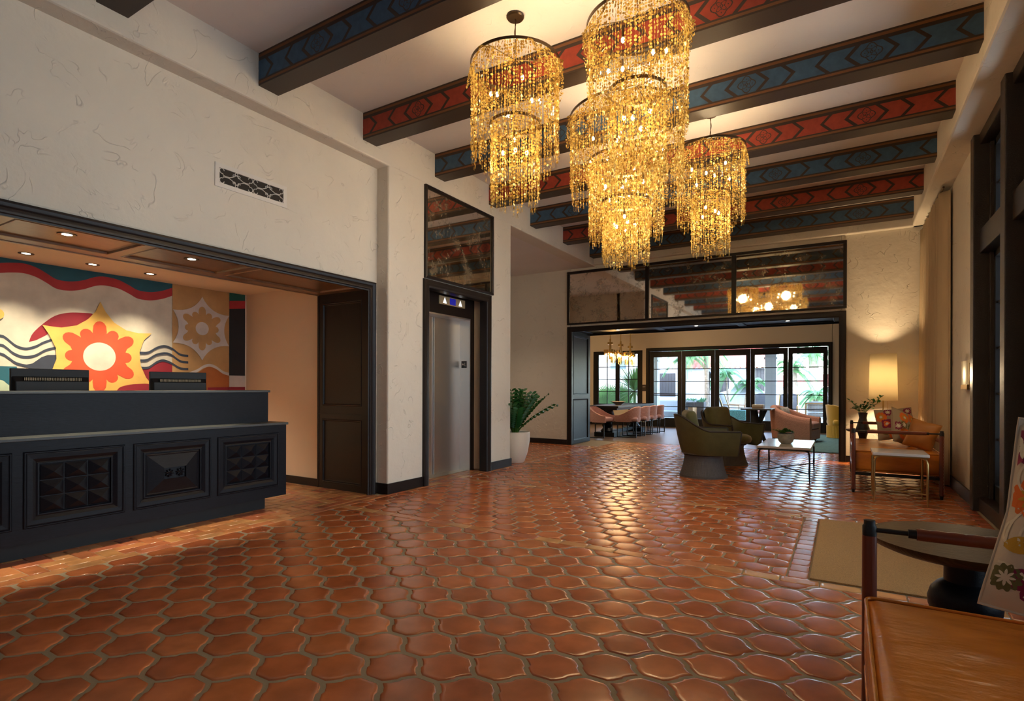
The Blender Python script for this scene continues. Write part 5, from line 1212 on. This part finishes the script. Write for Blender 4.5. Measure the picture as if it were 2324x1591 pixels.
palm('palm_tree', 'slim palm with feathery fronds seen through the third garden door', -3.95, 23.2, 1.75, .85, 16, 1, .035)
palm('palm_tree', 'short shaggy palm beside the slim one behind the third garden door', -3.35, 23.9, 1.35, .8, 20, 2, .12)
palm('palm_tree', 'palm with a thick diamond-barked trunk right of the porch column', -1.68, 23.5, 1.95, 1.0, 22, 3, .20)
palm('palm_tree', 'tall palm rising above the red roof in the rightmost door', -1.10, 27.5, 2.75, 1.2, 26, 4, .20)
palm('palm_tree', 'small bushy palm in front of the low villa', -.95, 24.6, .95, .75, 24, 5, .10)
palm('palm_tree', 'grey-trunked palm seen through the first garden door', -5.35, 21.6, 2.4, 1.0, 18, 6, .09)
palm('palm_tree', 'pale palm trunk seen through the second garden door', -4.5, 21.9, 2.7, 1.1, 16, 7, .08)
# garden outside the side window
def spiky(x, y, Rr, H_, n_, seed, label, fan=False):
    rr = random.Random(seed); t = thing('garden_plant', label, 'plant', (x, y, 0)); b = MB()
    if fan:
        for k in range(9):
            a = rr.uniform(0, 2*pi); c_ = Vector((cos(a)*Rr*.5*rr.random(), sin(a)*Rr*.4, H_*rr.uniform(.3, .9))); b.tube([(0, 0, 0), tuple(c_)], .012, 5); d0 = Vector((cos(a)*.5, -.2, .8)).normalized(); sd_ = d0.cross(Vector((0, 1, 0))).normalized()
            for q in range(-14, 15): an = q*.16; leafmesh(b, c_, d0*cos(an)+sd_*sin(an), (0, 1, .2), Rr*.55, .02)
    else:
        for k in range(n_):
            a = rr.uniform(0, 2*pi); e = rr.uniform(-.35, 1.35); d = Vector((cos(a)*cos(e), sin(a)*cos(e), sin(e))); leafmesh(b, (0, 0, H_), d, (0, 0, 1), Rr*rr.uniform(.8, 1.1), .028)
        b.tube([(0, 0, 0), (0, 0, H_)], .06, 8)
    b.build('leaves', M_palm, t)
spiky(-5.95, 17.7, .95, 1.05, 150, 1, 'spiky green cordyline filling the right pane of the side window')
spiky(-6.95, 18.2, .9, 1.2, 0, 2, 'green fan palm in the left pane of the side window', fan=True)
spiky(-7.5, 18.8, .9, .8, 0, 4, 'second green fan palm low behind the side window', fan=True)
b = MB(); b.box(-14, -6.4, 20.6, 21, 0, 3.6); b.build('garden_building', M_stucco, fix=False, **tag('tall white wall with a blue shutter behind the side window plants', 'building'))
b = MB(); b.box(-7.9, -7.3, 20.55, 20.6, 1.9, 3.2); b.build('shutter', mat('blue_shutter', (.12, .22, .35), .6), None, **tag('blue-grey shutter on the white wall outside the side window', 'shutter'))
# terrace furniture
def outchair(x, y, rz, label, mt):
    t = thing('patio_chair', label, 'chair', (x, y, 0), rz, 'patio chairs')
    for sy in (-1, 1):
        b = MB()
        b.tube([(-.32, sy*.3, 0), (-.2, sy*.3, .35), (-.42, sy*.28, .95)], .018, 6); b.build('rear_leg', M_brass, t)
        b = MB(); b.tube([(.3, sy*.3, 0), (.3, sy*.3, .56), (-.25, sy*.3, .58)], .02, 6); b.build('front_leg', mat('teak', (.45, .24, .10), .6), t)
    b = MB(); rbox(b, (.02, 0, .36), (.31, .27, .06), .04, (4, 4, 2)); b.build('seat_cushion', M_stucco if mt else M_pink, t, smooth='all')
    b = MB(); b.grid(lambda u, v: (-.24-.2*v+.04*cos(pi*(u-.5)), -.29+.58*u, .36+.62*v-.10*(2*u-1)**4), 10, 10); o = b.build('woven_back', M_greywood, t, smooth='all'); s2 = o.modifiers.new('t', 'SOLIDIFY'); s2.thickness = .02
    return t
o1 = outchair(-3.35, 20.6, R(-10), 'dark woven patio chair with teak arms seen through the third garden door', 0)
dup(o1, (-2.4, 20.4, 0), R(-90), label='woven patio chair back seen left of the porch column')
dup(o1, (-1.65, 20.9, 0), R(-90), label='woven patio chair back seen right of the porch column')
b = MB(); b.box(-.27, .27, -.27, .27, 0, .44); b.build('garden_stool', mat('teal_pattern_stool', (.16, .40, .36), .7, var=.5, vscale=30), loc=(-3.0, 19.45, 0), bevel=.02, **tag('pale teal patterned cube stool outside the third garden door', 'stool'))
sf_ = thing('outdoor_sofa', 'white outdoor sofa with blue cushions outside the first garden door', 'sofa', (-5.1, 19.9, 0))
b = MB(); b.box(-.9, .6, -.35, .35, .12, .34); b.build('seat', M_stucco, sf_, bevel=.03)
b = MB(); b.box(-.9, .6, .2, .38, .3, .72); b.build('back', M_stucco, sf_, bevel=.04)
b = MB(); b.box(.45, .62, -.38, .38, 0, .5); b.build('arm', mat('teak', (.45, .24, .10), .6), sf_, bevel=.02)
ls = thing('lattice_sofa', 'outdoor sofa with a teak lattice back seen through the rightmost garden door', 'sofa', (-.45, 19.1, 0))
b = MB()
for i in range(13):
    for j in range(7): x, z = -.5+.08*i, .16+.08*j; b.box(x-.03, x+.03, -.01, .01, z-.002, z+.002, Matrix.Translation((x, 0, z)) @ Matrix.Rotation(pi/4, 4, 'Y') @ Matrix.Translation((-x, 0, -z))); b.box(x-.03, x+.03, -.01, .01, z-.002, z+.002, Matrix.Translation((x, 0, z)) @ Matrix.Rotation(-pi/4, 4, 'Y') @ Matrix.Translation((-x, 0, -z)))
b.build('lattice', mat('teak', (.45, .24, .10), .6), ls)
b = MB()
for z in (.1, .70): b.box(-.56, .6, -.02, .02, z-.02, z+.02)
for x in (-.56, .6): b.box(x-.02, x+.02, -.02, .02, 0, .72)
b.build('frame', mat('teak', (.45, .24, .10), .6), ls)
b = MB(); rbox(b, (0, .1, .6), (.52, .08, .16), .06, (8, 4, 4)); rbox(b, (0, .4, .36), (.52, .3, .07), .05, (8, 6, 3)); b.build('cushion', M_stucco, ls, smooth='all')
pl = thing('planter_box', 'dark rectangular planter of grey-green leaves outside the second garden door', 'planter', (-4.6, 20.3, 0))
b = MB(); b.box(-.42, .36, -.2, .2, 0, .66); b.build('box', M_greywood, pl, bevel=.01)
b = MB(); rr = random.Random(2)
for k in range(120): leafmesh(b, (rr.uniform(-.38, .32), rr.uniform(-.15, .15), .64), (rr.uniform(-1, 1), rr.uniform(-1, 1), rr.uniform(.2, 1)), (0, 0, 1), .2, .03)
b.build('leaves', M_succ, pl)
lp_ = thing('lamp_post', 'slender black garden lamp post seen through the second garden door', 'lamp post', (-4.55, 22.6, 0))
b = MB(); b.tube([(0, 0, 0), (0, 0, 1.55)], .02, 8); b.lathe([(.06, 0), (.03, .3)], 10); b.build('post', M_black, lp_)
b = MB(); b.lathe([(.04, 1.55), (.075, 1.72), (.09, 1.73), (.01, 1.82)], 6); b.build('lantern', M_iron, lp_)
